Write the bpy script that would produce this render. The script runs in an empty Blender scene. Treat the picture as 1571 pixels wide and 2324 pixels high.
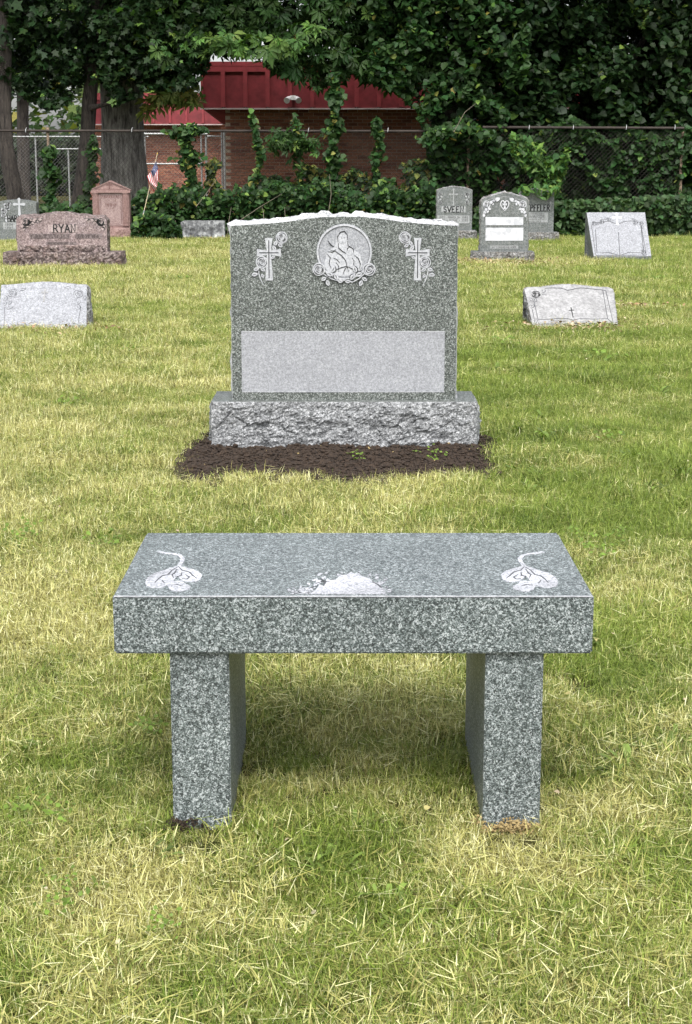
import bpy, bmesh, math, random
import numpy as np
from mathutils import Vector, Matrix, noise

random.seed(7); rng = np.random.default_rng(7)
sc = bpy.context.scene
R = math.radians

# ------------------------------------------------------------------ camera, light, exposure
CAM_H, PITCH, FPX, PW, PH = 1.238, 11.9, 3787.0, 1571.0, 2324.0
cam = bpy.data.objects.new('camera', bpy.data.cameras.new('camera'))
sc.collection.objects.link(cam)
cam.location = (0, 0, CAM_H)
cam.rotation_euler = (R(90 - PITCH), 0, 0)
cam.data.sensor_fit = 'VERTICAL'; cam.data.sensor_height = 36.0
cam.data.lens = 36.0 * FPX / PH
cam.data.clip_end = 1500; cam.data.clip_start = 0.05
sc.camera = cam

SUN_EL = 55
w = bpy.data.worlds.new('World'); sc.world = w; w.use_nodes = True
nt = w.node_tree; nt.nodes.clear()
sky = nt.nodes.new('ShaderNodeTexSky'); sky.sky_type = 'NISHITA'; sky.sun_disc = False
sky.sun_elevation = R(SUN_EL); sky.sun_rotation = R(183); sky.dust_density = 4.0; sky.air_density = 1.0; sky.ozone_density = 0.6
hs = nt.nodes.new('ShaderNodeHueSaturation'); hs.inputs['Saturation'].default_value = 0.28; hs.inputs['Value'].default_value = 1.25
bg = nt.nodes.new('ShaderNodeBackground'); bg.inputs['Strength'].default_value = 0.15
wo = nt.nodes.new('ShaderNodeOutputWorld')
nt.links.new(sky.outputs[0], hs.inputs['Color']); nt.links.new(hs.outputs[0], bg.inputs['Color']); nt.links.new(bg.outputs[0], wo.inputs['Surface'])
sl = bpy.data.lights.new('sun', 'SUN'); sl.energy = 0.85; sl.angle = R(11); sl.color = (1.0, 0.965, 0.9)
sun = bpy.data.objects.new('sun', sl); sc.collection.objects.link(sun)
sun.rotation_euler = (R(90 - SUN_EL), 0, R(3))
sc.view_settings.view_transform = 'Standard'; sc.view_settings.look = 'None'
sc.view_settings.gamma = 1; sc.view_settings.use_curve_mapping = False
sc.view_settings.exposure = 1.0
sc.render.engine = 'CYCLES'
sc.cycles.max_bounces = 6; sc.cycles.transparent_max_bounces = 4
sc.cycles.use_denoising = True
sc.cycles.denoising_input_passes = 'RGB_ALBEDO_NORMAL'
sc.cycles.denoising_prefilter = 'NONE'

# ------------------------------------------------------------------ measuring helpers (photo pixel -> place in the world)
cp, sp = math.cos(R(PITCH)), math.sin(R(PITCH))
def ray(px, py):
    u = (px - PW / 2) / FPX; v = (py - PH / 2) / FPX
    return (u, cp - v * sp, -sp - v * cp)
def V(px, py, Y):
    r = ray(px, py); t = Y / r[1]
    return Vector((r[0] * t, Y, CAM_H + r[2] * t))
def Z(px, py, z=0.0):
    r = ray(px, py); t = (z - CAM_H) / r[2]
    return Vector((r[0] * t, r[1] * t, z))
def Varr(px, py, Y):
    u = (px - PW / 2) / FPX; v = (py - PH / 2) / FPX
    ry = cp - v * sp; rz = -sp - v * cp; t = Y / ry
    return np.stack([u * t, Y, CAM_H + rz * t], 1)

# ------------------------------------------------------------------ object helpers
def link(o): sc.collection.objects.link(o); return o
def tag(o, label=None, cat=None, group=None, kind=None):
    if label: o['label'] = label
    if cat: o['category'] = cat
    if group: o['group'] = group
    if kind: o['kind'] = kind
    return o
def thing(name, label, cat, loc=(0, 0, 0), rz=0.0, group=None):
    o = bpy.data.objects.new(name, None); link(o); o.empty_display_size = .1
    o.location = loc; o.rotation_euler = (0, 0, rz)
    return tag(o, label, cat, group)
def mesh_obj(name, me, mats, parent=None, label=None):
    if not isinstance(mats, (list, tuple)): mats = [mats]
    if len(me.materials) == 0:
        for m in mats: me.materials.append(m)
    o = bpy.data.objects.new(name, me); link(o)
    if parent: o.parent = parent
    if label: o['label'] = label
    return o
class MB:
    """collects polygons, builds one mesh"""
    def __init__(s): s.v = []; s.f = []; s.m = []; s.M = None; s.sm = []
    def add(s, vs, fs, mi=0, smooth=False):
        b = len(s.v)
        s.v += [tuple(s.M @ Vector(v)) if s.M is not None else tuple(v) for v in vs]
        for f in fs: s.f.append([b + i for i in f]); s.m.append(mi); s.sm.append(smooth)
    def box(s, a, b, mi=0, skip=()):
        x0, y0, z0 = a; x1, y1, z1 = b
        v = [(x0,y0,z0),(x1,y0,z0),(x1,y1,z0),(x0,y1,z0),(x0,y0,z1),(x1,y0,z1),(x1,y1,z1),(x0,y1,z1)]
        F = {'bottom':(0,3,2,1),'top':(4,5,6,7),'front':(0,1,5,4),'right':(1,2,6,5),'back':(2,3,7,6),'left':(3,0,4,7)}
        s.add(v, [F[k] for k in F if k not in skip], mi)
    def prism(s, poly, n0, n1, mi=0):
        """poly: (u,v) counter-clockwise seen from +n ; coordinates (u,v,n)"""
        k = len(poly)
        v = [(p[0], p[1], n0) for p in poly] + [(p[0], p[1], n1) for p in poly]
        s.add(v, [list(range(k, 2*k))] + [[i, (i+1) % k, k + (i+1) % k, k + i] for i in range(k)], mi)
    def strip(s, pts, wd, n0, n1, mi=1, closed=False, taper=False):
        """raised band along a 2-D polyline"""
        P = [Vector(p) for p in pts]; k = len(P)
        L = []; Rr = []
        for i in range(k):
            if closed: a = P[(i-1) % k]; b = P[(i+1) % k]
            else: a = P[max(i-1, 0)]; b = P[min(i+1, k-1)]
            d = (b - a); d = d.normalized() if d.length > 1e-9 else Vector((1, 0))
            n = Vector((-d.y, d.x)); h = wd / 2
            if taper: h *= max(.25, math.sin(math.pi * (i + .3) / (k - .4)))
            L.append(P[i] + n * h); Rr.append(P[i] - n * h)
        v = [(p.x, p.y, n1) for p in L] + [(p.x, p.y, n1) for p in Rr] + [(p.x, p.y, n0) for p in L] + [(p.x, p.y, n0) for p in Rr]
        f = []
        for i in range(k if closed else k - 1):
            j = (i + 1) % k
            f += [[k + i, k + j, j, i], [i, j, 2*k + j, 2*k + i], [3*k + i, 3*k + j, k + j, k + i]]
        s.add(v, f, mi)
    def tube(s, path, rad, n=8, mi=0, cap=True, smooth=True, amp=0, nf=6.0):
        P = [Vector(p) for p in path]; k = len(P)
        if not isinstance(rad, (list, tuple)): rad = [rad] * k
        vs = []; up = Vector((0.13, 0.99, 0.07))
        for i in range(k):
            d = (P[min(i+1, k-1)] - P[max(i-1, 0)]).normalized()
            a = d.cross(up)
            if a.length < 1e-3: a = d.cross(Vector((1, 0, 0)))
            a.normalize(); b = d.cross(a).normalized()
            for j in range(n):
                t = 2 * math.pi * j / n
                r = rad[i]
                q = P[i] + (a * math.cos(t) + b * math.sin(t)) * r
                if amp:
                    q += (q - P[i]).normalized() * amp * noise.noise(Vector((q.x * nf, q.y * nf, q.z * nf * .25)))
                vs.append(q)
        fs = [[i*n + j, i*n + (j+1) % n, (i+1)*n + (j+1) % n, (i+1)*n + j] for i in range(k-1) for j in range(n)]
        s.add(vs, fs, mi, smooth)
        if cap: s.add([vs[j] for j in range(n)], [list(range(n))[::-1]], mi); s.add([vs[(k-1)*n + j] for j in range(n)], [list(range(n))], mi)
    def build(s, name, mats, parent=None, label=None):
        me = bpy.data.meshes.new(name); me.from_pydata(s.v, [], s.f)
        me.polygons.foreach_set('material_index', s.m); me.polygons.foreach_set('use_smooth', s.sm); me.update()
        return mesh_obj(name, me, mats, parent, label)

# ------------------------------------------------------------------ materials
def newmat(name):
    m = bpy.data.materials.new(name); m.use_nodes = True
    t = m.node_tree; b = t.nodes['Principled BSDF']
    return m, t, b
def N(t, typ, **kw):
    n = t.nodes.new(typ)
    for k, v in kw.items():
        if k.startswith('i_'): n.inputs[k[2:].replace('_', ' ')].default_value = v
        else: setattr(n, k, v)
    return n
def ramp(t, stops, interp='LINEAR'):
    r = t.nodes.new('ShaderNodeValToRGB'); r.color_ramp.interpolation = interp
    e = r.color_ramp.elements
    while len(e) < len(stops): e.new(0.5)
    for i, (p, c) in enumerate(stops): e[i].position = p; e[i].color = (*c, 1)
    return r
def mixc(t, fac, a, b, blend='MIX'):
    m = t.nodes.new('ShaderNodeMix'); m.data_type = 'RGBA'; m.blend_type = blend
    for sock, val in ((m.inputs[0], fac), (m.inputs[6], a), (m.inputs[7], b)):
        if hasattr(val, 'is_linked'): t.links.new(val, sock)
        elif isinstance(val, (int, float)): sock.default_value = val
        else: sock.default_value = (*val, 1)
    return m.outputs[2]
def granite(name, stops, scale=260, rough=0.35, bump=0.0, bscale=60, mott=0.25, coat=0.0, stain=None):
    m, t, b = newmat(name)
    co = N(t, 'ShaderNodeTexCoord')
    vo = N(t, 'ShaderNodeTexVoronoi', i_Scale=scale, i_Randomness=1.0); t.links.new(co.outputs['Object'], vo.inputs['Vector'])
    sep = N(t, 'ShaderNodeSeparateColor'); t.links.new(vo.outputs['Color'], sep.inputs[0])
    no = N(t, 'ShaderNodeTexNoise', i_Scale=scale * .35, i_Detail=2.0); t.links.new(co.outputs['Object'], no.inputs['Vector'])
    ad = N(t, 'ShaderNodeMath', operation='MULTIPLY_ADD'); t.links.new(no.outputs[0], ad.inputs[0]); ad.inputs[1].default_value = .8; ad.inputs[2].default_value = -.4
    v2 = N(t, 'ShaderNodeTexVoronoi', i_Scale=scale * .45, i_Randomness=1.0); t.links.new(co.outputs['Object'], v2.inputs['Vector'])
    s2 = N(t, 'ShaderNodeSeparateColor'); t.links.new(v2.outputs['Color'], s2.inputs[0])
    m1 = N(t, 'ShaderNodeMath', operation='MULTIPLY'); t.links.new(sep.outputs[0], m1.inputs[0]); m1.inputs[1].default_value = .72
    m2 = N(t, 'ShaderNodeMath', operation='MULTIPLY_ADD'); t.links.new(s2.outputs[1], m2.inputs[0]); m2.inputs[1].default_value = .28; t.links.new(m1.outputs[0], m2.inputs[2])
    su = N(t, 'ShaderNodeMath', operation='ADD', use_clamp=True); t.links.new(m2.outputs[0], su.inputs[0]); t.links.new(ad.outputs[0], su.inputs[1])
    rp = ramp(t, stops); t.links.new(su.outputs[0], rp.inputs[0])
    n2 = N(t, 'ShaderNodeTexNoise', i_Scale=9.0, i_Detail=3.0); t.links.new(co.outputs['Object'], n2.inputs['Vector'])
    r2 = ramp(t, [(.3, (1 - mott,)*3), (.7, (1 + mott*.4,)*3)]); t.links.new(n2.outputs[0], r2.inputs[0])
    out = mixc(t, 1.0, rp.outputs[0], r2.outputs[0], 'MULTIPLY')
    if stain:
        n3 = N(t, 'ShaderNodeTexNoise', i_Scale=5.0, i_Detail=6.0, i_Roughness=.7); t.links.new(co.outputs['Object'], n3.inputs['Vector'])
        r3 = ramp(t, [(.48, (0,0,0)), (.62, (1,1,1))]); t.links.new(n3.outputs[0], r3.inputs[0])
        out = mixc(t, r3.outputs[0], out, mixc(t, 1.0, out, stain, 'MULTIPLY'))
    t.links.new(out, b.inputs['Base Color']); b.inputs['Roughness'].default_value = rough
    b.inputs['Coat Weight'].default_value = coat; b.inputs['Coat Roughness'].default_value = .12
    if bump:
        nb = N(t, 'ShaderNodeTexNoise', i_Scale=bscale, i_Detail=5.0, i_Roughness=.65); t.links.new(co.outputs['Object'], nb.inputs['Vector'])
        bp = N(t, 'ShaderNodeBump', i_Strength=1.0, i_Distance=bump); t.links.new(nb.outputs[0], bp.inputs['Height']); t.links.new(bp.outputs[0], b.inputs['Normal'])
    return m
G_BENCH = granite('bench_granite', [(.15,(.014,.018,.019)),(.36,(.052,.066,.065)),(.52,(.105,.127,.125)),(.70,(.185,.213,.213)),(.90,(.42,.45,.46))], 500, .5, mott=.14)
G_DIE = granite('monument_granite', [(.15,(.016,.019,.018)),(.36,(.047,.056,.050)),(.52,(.085,.098,.088)),(.70,(.145,.16,.148)),(.90,(.34,.36,.355))], 330, .5, mott=.14)
G_ROCK = granite('split_granite', [(.05,(.06,.063,.066)),(.30,(.14,.146,.15)),(.60,(.235,.242,.25)),(.95,(.48,.49,.50))], 230, .7, bump=.012, bscale=45)
G_TOP = granite('bright_split_granite', [(.05,(.17,.175,.18)),(.45,(.46,.47,.48)),(.95,(.68,.68,.69))], 160, .85, bump=.014, bscale=50)
G_FROST = granite('sandblasted_granite', [(.05,(.19,.197,.213)),(.5,(.262,.27,.29)),(.95,(.36,.37,.39))], 260, .8, mott=.06)
G_CARVE = granite('carved_granite', [(.05,(.29,.30,.32)),(.5,(.385,.395,.42)),(.95,(.48,.49,.51))], 260, .8, mott=.05)
G_SLANT = granite('pale_granite', [(.05,(.15,.157,.172)),(.5,(.24,.247,.268)),(.95,(.34,.35,.37))], 150, .7, mott=.10)
G_SLANT2 = granite('warm_pale_granite', [(.05,(.19,.19,.193)),(.5,(.262,.262,.265)),(.95,(.33,.33,.33))], 90, .7, mott=.2)
G_SIDE = granite('weathered_split_granite', [(.05,(.05,.05,.05)),(.5,(.20,.20,.20)),(.95,(.42,.42,.41))], 80, .8, bump=.02, bscale=25, stain=(.7,.6,.5))
G_OLD = granite('old_grey_granite', [(.05,(.06,.067,.066)),(.5,(.125,.137,.135)),(.95,(.21,.222,.22))], 120, .6, mott=.18, stain=(.8,.8,.76))
G_OLDP = granite('old_pale_panel', [(.05,(.20,.21,.212)),(.5,(.27,.28,.283)),(.95,(.34,.35,.355))], 90, .8, mott=.12)
G_WHITE = granite('whitened_panel', [(.05,(.38,.39,.42)),(.5,(.49,.50,.53)),(.95,(.57,.58,.61))], 22, .8, mott=.05)
G_ROUGH = granite('old_grey_rock', [(.05,(.07,.07,.068)),(.5,(.165,.165,.16)),(.95,(.31,.31,.305))], 70, .85, bump=.03, bscale=18, stain=(.75,.66,.58))
G_RED = granite('mauve_granite', [(.05,(.085,.062,.062)),(.5,(.20,.145,.143)),(.95,(.36,.29,.285))], 110, .6, mott=.3, stain=(1.25,1.3,1.35))
G_REDR = granite('mauve_rock', [(.05,(.05,.037,.035)),(.5,(.135,.100,.095)),(.95,(.30,.25,.235))], 60, .85, bump=.03, bscale=20, stain=(.7,.6,.55))
G_PINK = granite('pink_granite', [(.05,(.165,.095,.085)),(.5,(.23,.142,.128)),(.95,(.29,.19,.175))], 90, .6, mott=.1)
G_PINKP = granite('pink_panel', [(.05,(.20,.135,.125)),(.5,(.265,.19,.18)),(.95,(.32,.24,.23))], 90, .8, mott=.08)
G_GREY = granite('plain_old_marker_stone', [(.05,(.06,.062,.065)),(.5,(.14,.145,.15)),(.95,(.30,.31,.31))], 26, .85, bump=.006, bscale=40, mott=.45, stain=(1.7,1.7,1.65))
def plain(name, col, rough=.6, var=.25, scale=20, metal=0, bump=0, spec=None):
    m, t, b = newmat(name)
    co = N(t, 'ShaderNodeTexCoord'); no = N(t, 'ShaderNodeTexNoise', i_Scale=scale, i_Detail=5.0, i_Roughness=.65); t.links.new(co.outputs['Object'], no.inputs['Vector'])
    rp = ramp(t, [(.3, tuple(c * (1 - var) for c in col)), (.7, tuple(min(1, c * (1 + var)) for c in col))]); t.links.new(no.outputs[0], rp.inputs[0])
    t.links.new(rp.outputs[0], b.inputs['Base Color']); b.inputs['Roughness'].default_value = rough; b.inputs['Metallic'].default_value = metal
    if bump:
        bp = N(t, 'ShaderNodeBump', i_Strength=1.0, i_Distance=bump); t.links.new(no.outputs[0], bp.inputs['Height']); t.links.new(bp.outputs[0], b.inputs['Normal'])
    return m
G_ETCH = granite('etched_granite', [(.12,(.20,.21,.225)),(.45,(.38,.39,.42)),(.9,(.54,.55,.58))], 420, .85, mott=.35)
M_LINE = plain('stained_groove', (.014,.015,.016), .8)
M_LINE2 = plain('faint_groove', (.07,.073,.08), .8)
M_LINE3 = plain('faded_letter', (.055,.058,.058), .8)
M_PINKLINE = plain('pink_letter', (.14,.075,.07), .8)
M_SOIL = plain('topsoil', (.027,.0165,.0095), .95, .65, 70, bump=.003)
M_TAN = plain('tan_soil', (.30,.225,.10), .95, .35, 30, bump=.01)
M_REDP = None
def bark(name, c0, c1, sc_=6):
    m, t, b = newmat(name)
    co = N(t, 'ShaderNodeTexCoord'); mp = N(t, 'ShaderNodeMapping'); mp.inputs['Scale'].default_value = (3.2, 3.2, .55); t.links.new(co.outputs['Object'], mp.inputs[0])
    no = N(t, 'ShaderNodeTexNoise', i_Scale=sc_, i_Detail=8.0, i_Roughness=.7, i_Distortion=.6); t.links.new(mp.outputs[0], no.inputs['Vector'])
    rp = ramp(t, [(.38, c0), (.62, c1)]); t.links.new(no.outputs[0], rp.inputs[0]); t.links.new(rp.outputs[0], b.inputs['Base Color'])
    b.inputs['Roughness'].default_value = .95
    bp = N(t, 'ShaderNodeBump', i_Strength=1.0, i_Distance=.05); t.links.new(no.outputs[0], bp.inputs['Height']); t.links.new(bp.outputs[0], b.inputs['Normal'])
    return m
M_BARK = bark('oak_bark', (.035,.032,.028), (.27,.26,.235))
M_BARK2 = bark('dark_bark', (.015,.012,.010), (.075,.062,.052))
M_STEM = plain('vine_stem', (.09,.075,.05), .9)
def leafmat(name, trans=.28, rough=.42):
    m, t, b = newmat(name)
    at = N(t, 'ShaderNodeAttribute', attribute_name='tint')
    no = N(t, 'ShaderNodeTexNoise', i_Scale=30.0, i_Detail=2.0); co = N(t, 'ShaderNodeTexCoord'); t.links.new(co.outputs['Object'], no.inputs['Vector'])
    r = ramp(t, [(.3, (.75,.75,.75)), (.7, (1.2,1.2,1.2))]); t.links.new(no.outputs[0], r.inputs[0])
    c = mixc(t, 1.0, at.outputs['Color'], r.outputs[0], 'MULTIPLY')
    t.links.new(c, b.inputs['Base Color']); b.inputs['Roughness'].default_value = rough
    b.inputs['Specular IOR Level'].default_value = .2
    tr = N(t, 'ShaderNodeBsdfTranslucent'); tc = mixc(t, 1.0, c, (1.3, 1.5, .5), 'MULTIPLY'); t.links.new(tc, tr.inputs['Color'])
    mx = N(t, 'ShaderNodeMixShader'); mx.inputs[0].default_value = trans
    t.links.new(b.outputs[0], mx.inputs[1]); t.links.new(tr.outputs[0], mx.inputs[2]); t.links.new(mx.outputs[0], t.nodes['Material Output'].inputs['Surface'])
    return m
M_LEAF = leafmat('leaf', .25, .5); M_DRYLEAF = leafmat('dry_leaf', .1, .8)

# ------------------------------------------------------------------ leaves as real mesh
LEAF = {
 'heart': ([(0,0,0),(-.42,.22,.06),(-.34,.62,.05),(0,1.05,-.05),(.34,.62,.05),(.42,.22,.06),(0,.5,-.04)],
           [(0,6,1),(1,6,2),(2,6,3),(3,6,4),(4,6,5),(5,6,0)]),
 'oval': ([(0,0,0),(-.22,.4,.05),(0,1.0,-.04),(.22,.4,.05)], [(0,2,1),(0,3,2)]),
 'maple': ([(0,.35,0),(0,0,0),(-.35,.05,.05),(-.25,.3,0),(-.55,.5,-.05),(-.22,.58,0),(0,1.05,-.08),(.22,.58,0),(.55,.5,-.05),(.25,.3,0),(.35,.05,.05)],
           [(0,2,1),(0,3,2),(0,4,3),(0,5,4),(0,6,5),(0,7,6),(0,8,7),(0,9,8),(0,10,9),(0,1,10)]),
}
def _cluster():
    vs = []; fs = []
    for i, a in enumerate((-98, -62, -30, 6, 44, 75, 112)):
        L = (.75, .95, .8, 1.05, .85, .95, .7)[i]; b = len(vs); ca, sa = math.cos(R(a)), math.sin(R(a)); dz = (-.25, .05, -.1)[i % 3]
        for (x, y, z) in ((0,.1,0), (-.15,.6,.05), (0,1,-.08), (.17,.66,.05)):
            x, y = x * L, y * L
            vs.append((x*ca + y*sa, -x*sa + y*ca, z + dz * y))
        fs += [(b, b+2, b+1), (b, b+3, b+2)]
    return vs, fs
LEAF['fan'] = _cluster()
def leaf_mesh(name, shape, pos, nrm, size, cols, mat, parent=None, kind=None, label=None, hang=.6):
    T, F = LEAF[shape]; T = np.array(T, float); F = np.array(F, int)
    T = T - np.array([0, .4, 0])
    n = len(pos); k = len(T)
    nrm = nrm / np.linalg.norm(nrm, axis=1, keepdims=True)
    d = rng.normal(size=(n, 3)); d[:, 2] -= hang * 2
    d -= nrm * (d * nrm).sum(1, keepdims=True); d /= np.linalg.norm(d, axis=1, keepdims=True)
    x = np.cross(d, nrm)
    s = size.reshape(-1, 1, 1)
    v = pos[:, None, :] + s * (T[None, :, 0:1] * x[:, None, :] + T[None, :, 1:2] * d[:, None, :] + T[None, :, 2:3] * nrm[:, None, :])
    fl = (F[None] + (np.arange(n) * k)[:, None, None]).reshape(-1)
    nf = len(fl) // 3
    me = bpy.data.meshes.new(name)
    me.vertices.add(n * k); me.vertices.foreach_set('co', v.reshape(-1).astype(np.float32))
    me.loops.add(nf * 3); me.loops.foreach_set('vertex_index', fl.astype(np.int32))
    me.polygons.add(nf); me.polygons.foreach_set('loop_start', np.arange(0, nf * 3, 3, dtype=np.int32)); me.polygons.foreach_set('loop_total', np.full(nf, 3, np.int32))
    a = me.attributes.new('tint', 'FLOAT_COLOR', 'POINT')
    c = np.concatenate([np.repeat(cols, k, 0), np.ones((n * k, 1))], 1); a.data.foreach_set('color', c.reshape(-1).astype(np.float32))
    me.update(calc_edges=True)
    o = mesh_obj(name, me, mat, parent, label)
    if kind: o['kind'] = kind
    return o
def tints(n, base, var=.35, bright=0.0, yellow=0.0):
    base = np.array(base); c = base[None] * (1 + var * rng.uniform(-1, 1.2, (n, 1)))
    if bright:
        k = rng.random(n) < bright; c[k] = np.array([.10,.18,.035]) * rng.uniform(.7, 1.3, (k.sum(), 1))
    if yellow:
        k = rng.random(n) < yellow; c[k] = np.array([.20,.21,.05]) * rng.uniform(.6, 1.2, (k.sum(), 1))
    c[:, 0] *= rng.uniform(.8, 1.25, n)
    return np.clip(c, .004, 1)
def normals(n, up=.5, front=.6):
    d = rng.normal(size=(n, 3)) * .75
    d[:, 2] = np.abs(d[:, 2]) + up; d[:, 1] -= front
    return d
def nz(P, f, seed=0.0, oct_=2):
    return np.array([noise.fractal(Vector((p[0]*f + seed, p[1]*f, p[2]*f)), 1.0, 2.0, oct_) for p in P])
def foliage(name, shape, profile, x0, x1, ytop, Y0, Y1, n, size, base, parent, gap=None, gf=1.3, seed=0, bright=0, yellow=0, var=.35, up=.5, front=.6, hang=.6, dens=None):
    """leaves between the measured lower/upper outline; profile: list (px, py_low, [py_high])"""
    px = rng.uniform(x0, x1, n * 2); Y = rng.uniform(Y0, Y1, n * 2)
    lo = np.interp(px, [p[0] for p in profile], [p[1] for p in profile])
    hi = np.interp(px, [p[0] for p in profile], [p[2] if len(p) > 2 else ytop for p in profile])
    t = rng.random(n * 2); py = hi + (lo - hi) * t
    P = Varr(px, py, Y)
    keep = P[:, 2] > .03
    if gap is not None: keep &= nz(P, gf, seed) > gap
    P = P[keep][:n]
    k = len(P); s = size * np.clip(rng.lognormal(0, .3, k), .45, 1.7)
    return leaf_mesh(name, shape, P, normals(k, up, front), s, tints(k, base, var, bright, yellow), M_LEAF, parent, 'stuff', hang=hang)

# ------------------------------------------------------------------ ground
def ground():
    m, t, b = newmat('lawn_ground')
    co = N(t, 'ShaderNodeTexCoord')
    n1 = N(t, 'ShaderNodeTexNoise', i_Scale=1.1, i_Detail=6.0, i_Roughness=.6); t.links.new(co.outputs['Object'], n1.inputs['Vector'])
    n2 = N(t, 'ShaderNodeTexNoise', i_Scale=70.0, i_Detail=4.0, i_Roughness=.7); t.links.new(co.outputs['Object'], n2.inputs['Vector'])
    a = ramp(t, [(.38, (.045,.055,.015)), (.6, (.10,.09,.038))]); t.links.new(n1.outputs[0], a.inputs[0])
    c = ramp(t, [(.3, (.35,.32,.28)), (.7, (1.25,1.2,1.1))]); t.links.new(n2.outputs[0], c.inputs[0])
    t.links.new(mixc(t, 1.0, a.outputs[0], c.outputs[0], 'MULTIPLY'), b.inputs['Base Color']); b.inputs['Roughness'].default_value = 1
    b.inputs['Specular IOR Level'].default_value = .1
    bp = N(t, 'ShaderNodeBump', i_Strength=1.0, i_Distance=.02); t.links.new(n2.outputs[0], bp.inputs['Height']); t.links.new(bp.outputs[0], b.inputs['Normal'])
    g = MB(); g.add([(-400,-60,0),(400,-60,0),(400,700,0),(-400,700,0)], [(0,1,2,3)])
    o = g.build('ground', m); tag(o, kind='structure')
ground()

# ------------------------------------------------------------------ grass (instanced tufts)
def grass():
    m, t, b = newmat('grass_blade')
    bl = N(t, 'ShaderNodeAttribute', attribute_name='blade'); sepn = N(t, 'ShaderNodeSeparateXYZ'); t.links.new(bl.outputs['Vector'], sepn.inputs[0])
    dr = N(t, 'ShaderNodeAttribute', attribute_name='dryness', attribute_type='INSTANCER')
    lu = N(t, 'ShaderNodeAttribute', attribute_name='lush', attribute_type='INSTANCER')
    hn = N(t, 'ShaderNodeMath', operation='ADD'); t.links.new(sepn.outputs[1], hn.inputs[0]); t.links.new(lu.outputs['Fac'], hn.inputs[1])
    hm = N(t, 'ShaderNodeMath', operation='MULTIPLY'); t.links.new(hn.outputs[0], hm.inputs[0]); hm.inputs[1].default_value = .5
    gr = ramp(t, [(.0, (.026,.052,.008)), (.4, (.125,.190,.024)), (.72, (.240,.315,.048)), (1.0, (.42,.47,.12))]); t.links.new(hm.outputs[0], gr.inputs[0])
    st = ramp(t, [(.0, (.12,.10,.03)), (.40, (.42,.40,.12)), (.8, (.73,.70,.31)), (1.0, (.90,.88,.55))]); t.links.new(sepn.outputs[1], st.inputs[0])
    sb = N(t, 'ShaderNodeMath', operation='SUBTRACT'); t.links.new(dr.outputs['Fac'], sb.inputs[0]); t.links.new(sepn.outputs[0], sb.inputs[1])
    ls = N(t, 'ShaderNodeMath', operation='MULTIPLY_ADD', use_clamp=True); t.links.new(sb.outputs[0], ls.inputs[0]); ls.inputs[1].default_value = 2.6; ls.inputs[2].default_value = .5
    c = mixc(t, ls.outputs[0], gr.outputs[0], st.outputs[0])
    t.links.new(c, b.inputs['Base Color']); b.inputs['Roughness'].default_value = .55; b.inputs['Specular IOR Level'].default_value = .3
    tr = N(t, 'ShaderNodeBsdfTranslucent'); t.links.new(c, tr.inputs['Color'])
    mx = N(t, 'ShaderNodeMixShader'); mx.inputs[0].default_value = .3
    t.links.new(b.outputs[0], mx.inputs[1]); t.links.new(tr.outputs[0], mx.inputs[2]); t.links.new(mx.outputs[0], t.nodes['Material Output'].inputs['Surface'])
    protos = []
    for k in range(8):
        vs = []; fs = []; at = []
        for i in range(85):
            lying = rng.random() < .17
            r = .058 * math.sqrt(rng.random()); a = rng.uniform(0, 2*math.pi); x, y = r*math.cos(a), r*math.sin(a)
            L = rng.uniform(.014, .044) * (1.0 if not lying else 1.15) * (1.5 if rng.random() < .08 else 1); wd = rng.uniform(.0005, .0012)
            h = rng.uniform(0, 2*math.pi); lean = rng.uniform(.15, .95) if not lying else rng.uniform(1.35, 1.5)
            bend = rng.uniform(.1, .8) if not lying else rng.uniform(-.1, .15)
            z = 0 if not lying else rng.uniform(.006, .03); tw = rng.uniform(-.6, .6) + h + math.pi/2
            dx, dy = math.cos(h), math.sin(h); b0 = len(vs); ln = lean
            q = [rng.random() ** (.65 if lying else 1.0), rng.random()]
            if lying: q[0] *= .75
            for s_ in range(4):
                ww = wd * (1, .95, .7, 0)[s_]
                if s_ < 3:
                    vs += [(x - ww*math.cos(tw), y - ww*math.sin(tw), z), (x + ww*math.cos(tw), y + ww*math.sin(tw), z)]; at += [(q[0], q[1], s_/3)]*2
                else: vs.append((x, y, z)); at.append((q[0], q[1], 1))
                x += dx * math.sin(ln) * L/3; y += dy * math.sin(ln) * L/3; z = max(z + math.cos(ln) * L/3, .002); ln = min(ln + bend/3, 1.9)
            fs += [(b0,b0+1,b0+3,b0+2),(b0+2,b0+3,b0+5,b0+4),(b0+4,b0+5,b0+6)]
        me = bpy.data.meshes.new('grass_tuft'); me.from_pydata(vs, [], fs)
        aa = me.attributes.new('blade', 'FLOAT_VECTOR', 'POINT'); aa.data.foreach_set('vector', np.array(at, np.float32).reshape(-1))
        me.materials.append(m); protos.append(bpy.data.objects.new('grass_tuft', me))
    # tuft positions
    P = []; S = []
    def zone(y0, y1, dens, s0, s1, margin=1.12):
        a = (PW / 2) / FPX * margin
        wmax = a * (y1 * cp + CAM_H * sp) + .1
        n = int(dens * 2 * wmax * (y1 - y0))
        x = rng.uniform(-wmax, wmax, n); y = rng.uniform(y0, y1, n)
        k = np.abs(x) < a * (y * cp + CAM_H * sp) + .12
        P.append(np.stack([x[k], y[k]], 1)); S.append(rng.uniform(s0, s1, k.sum()))
    zone(1.7, 3.2, 1500, .75, 1.15); zone(3.2, 5.5, 1200, .8, 1.25); zone(5.5, 9, 800, .85, 1.4); zone(9, 15, 420, 1.0, 1.7); zone(15, 27.4, 170, 1.3, 2.2)
    zone(27.4, 42, 20, 2.0, 3.2)
    P = np.concatenate(P); S = np.concatenate(S)
    keep = np.ones(len(P), bool)
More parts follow.
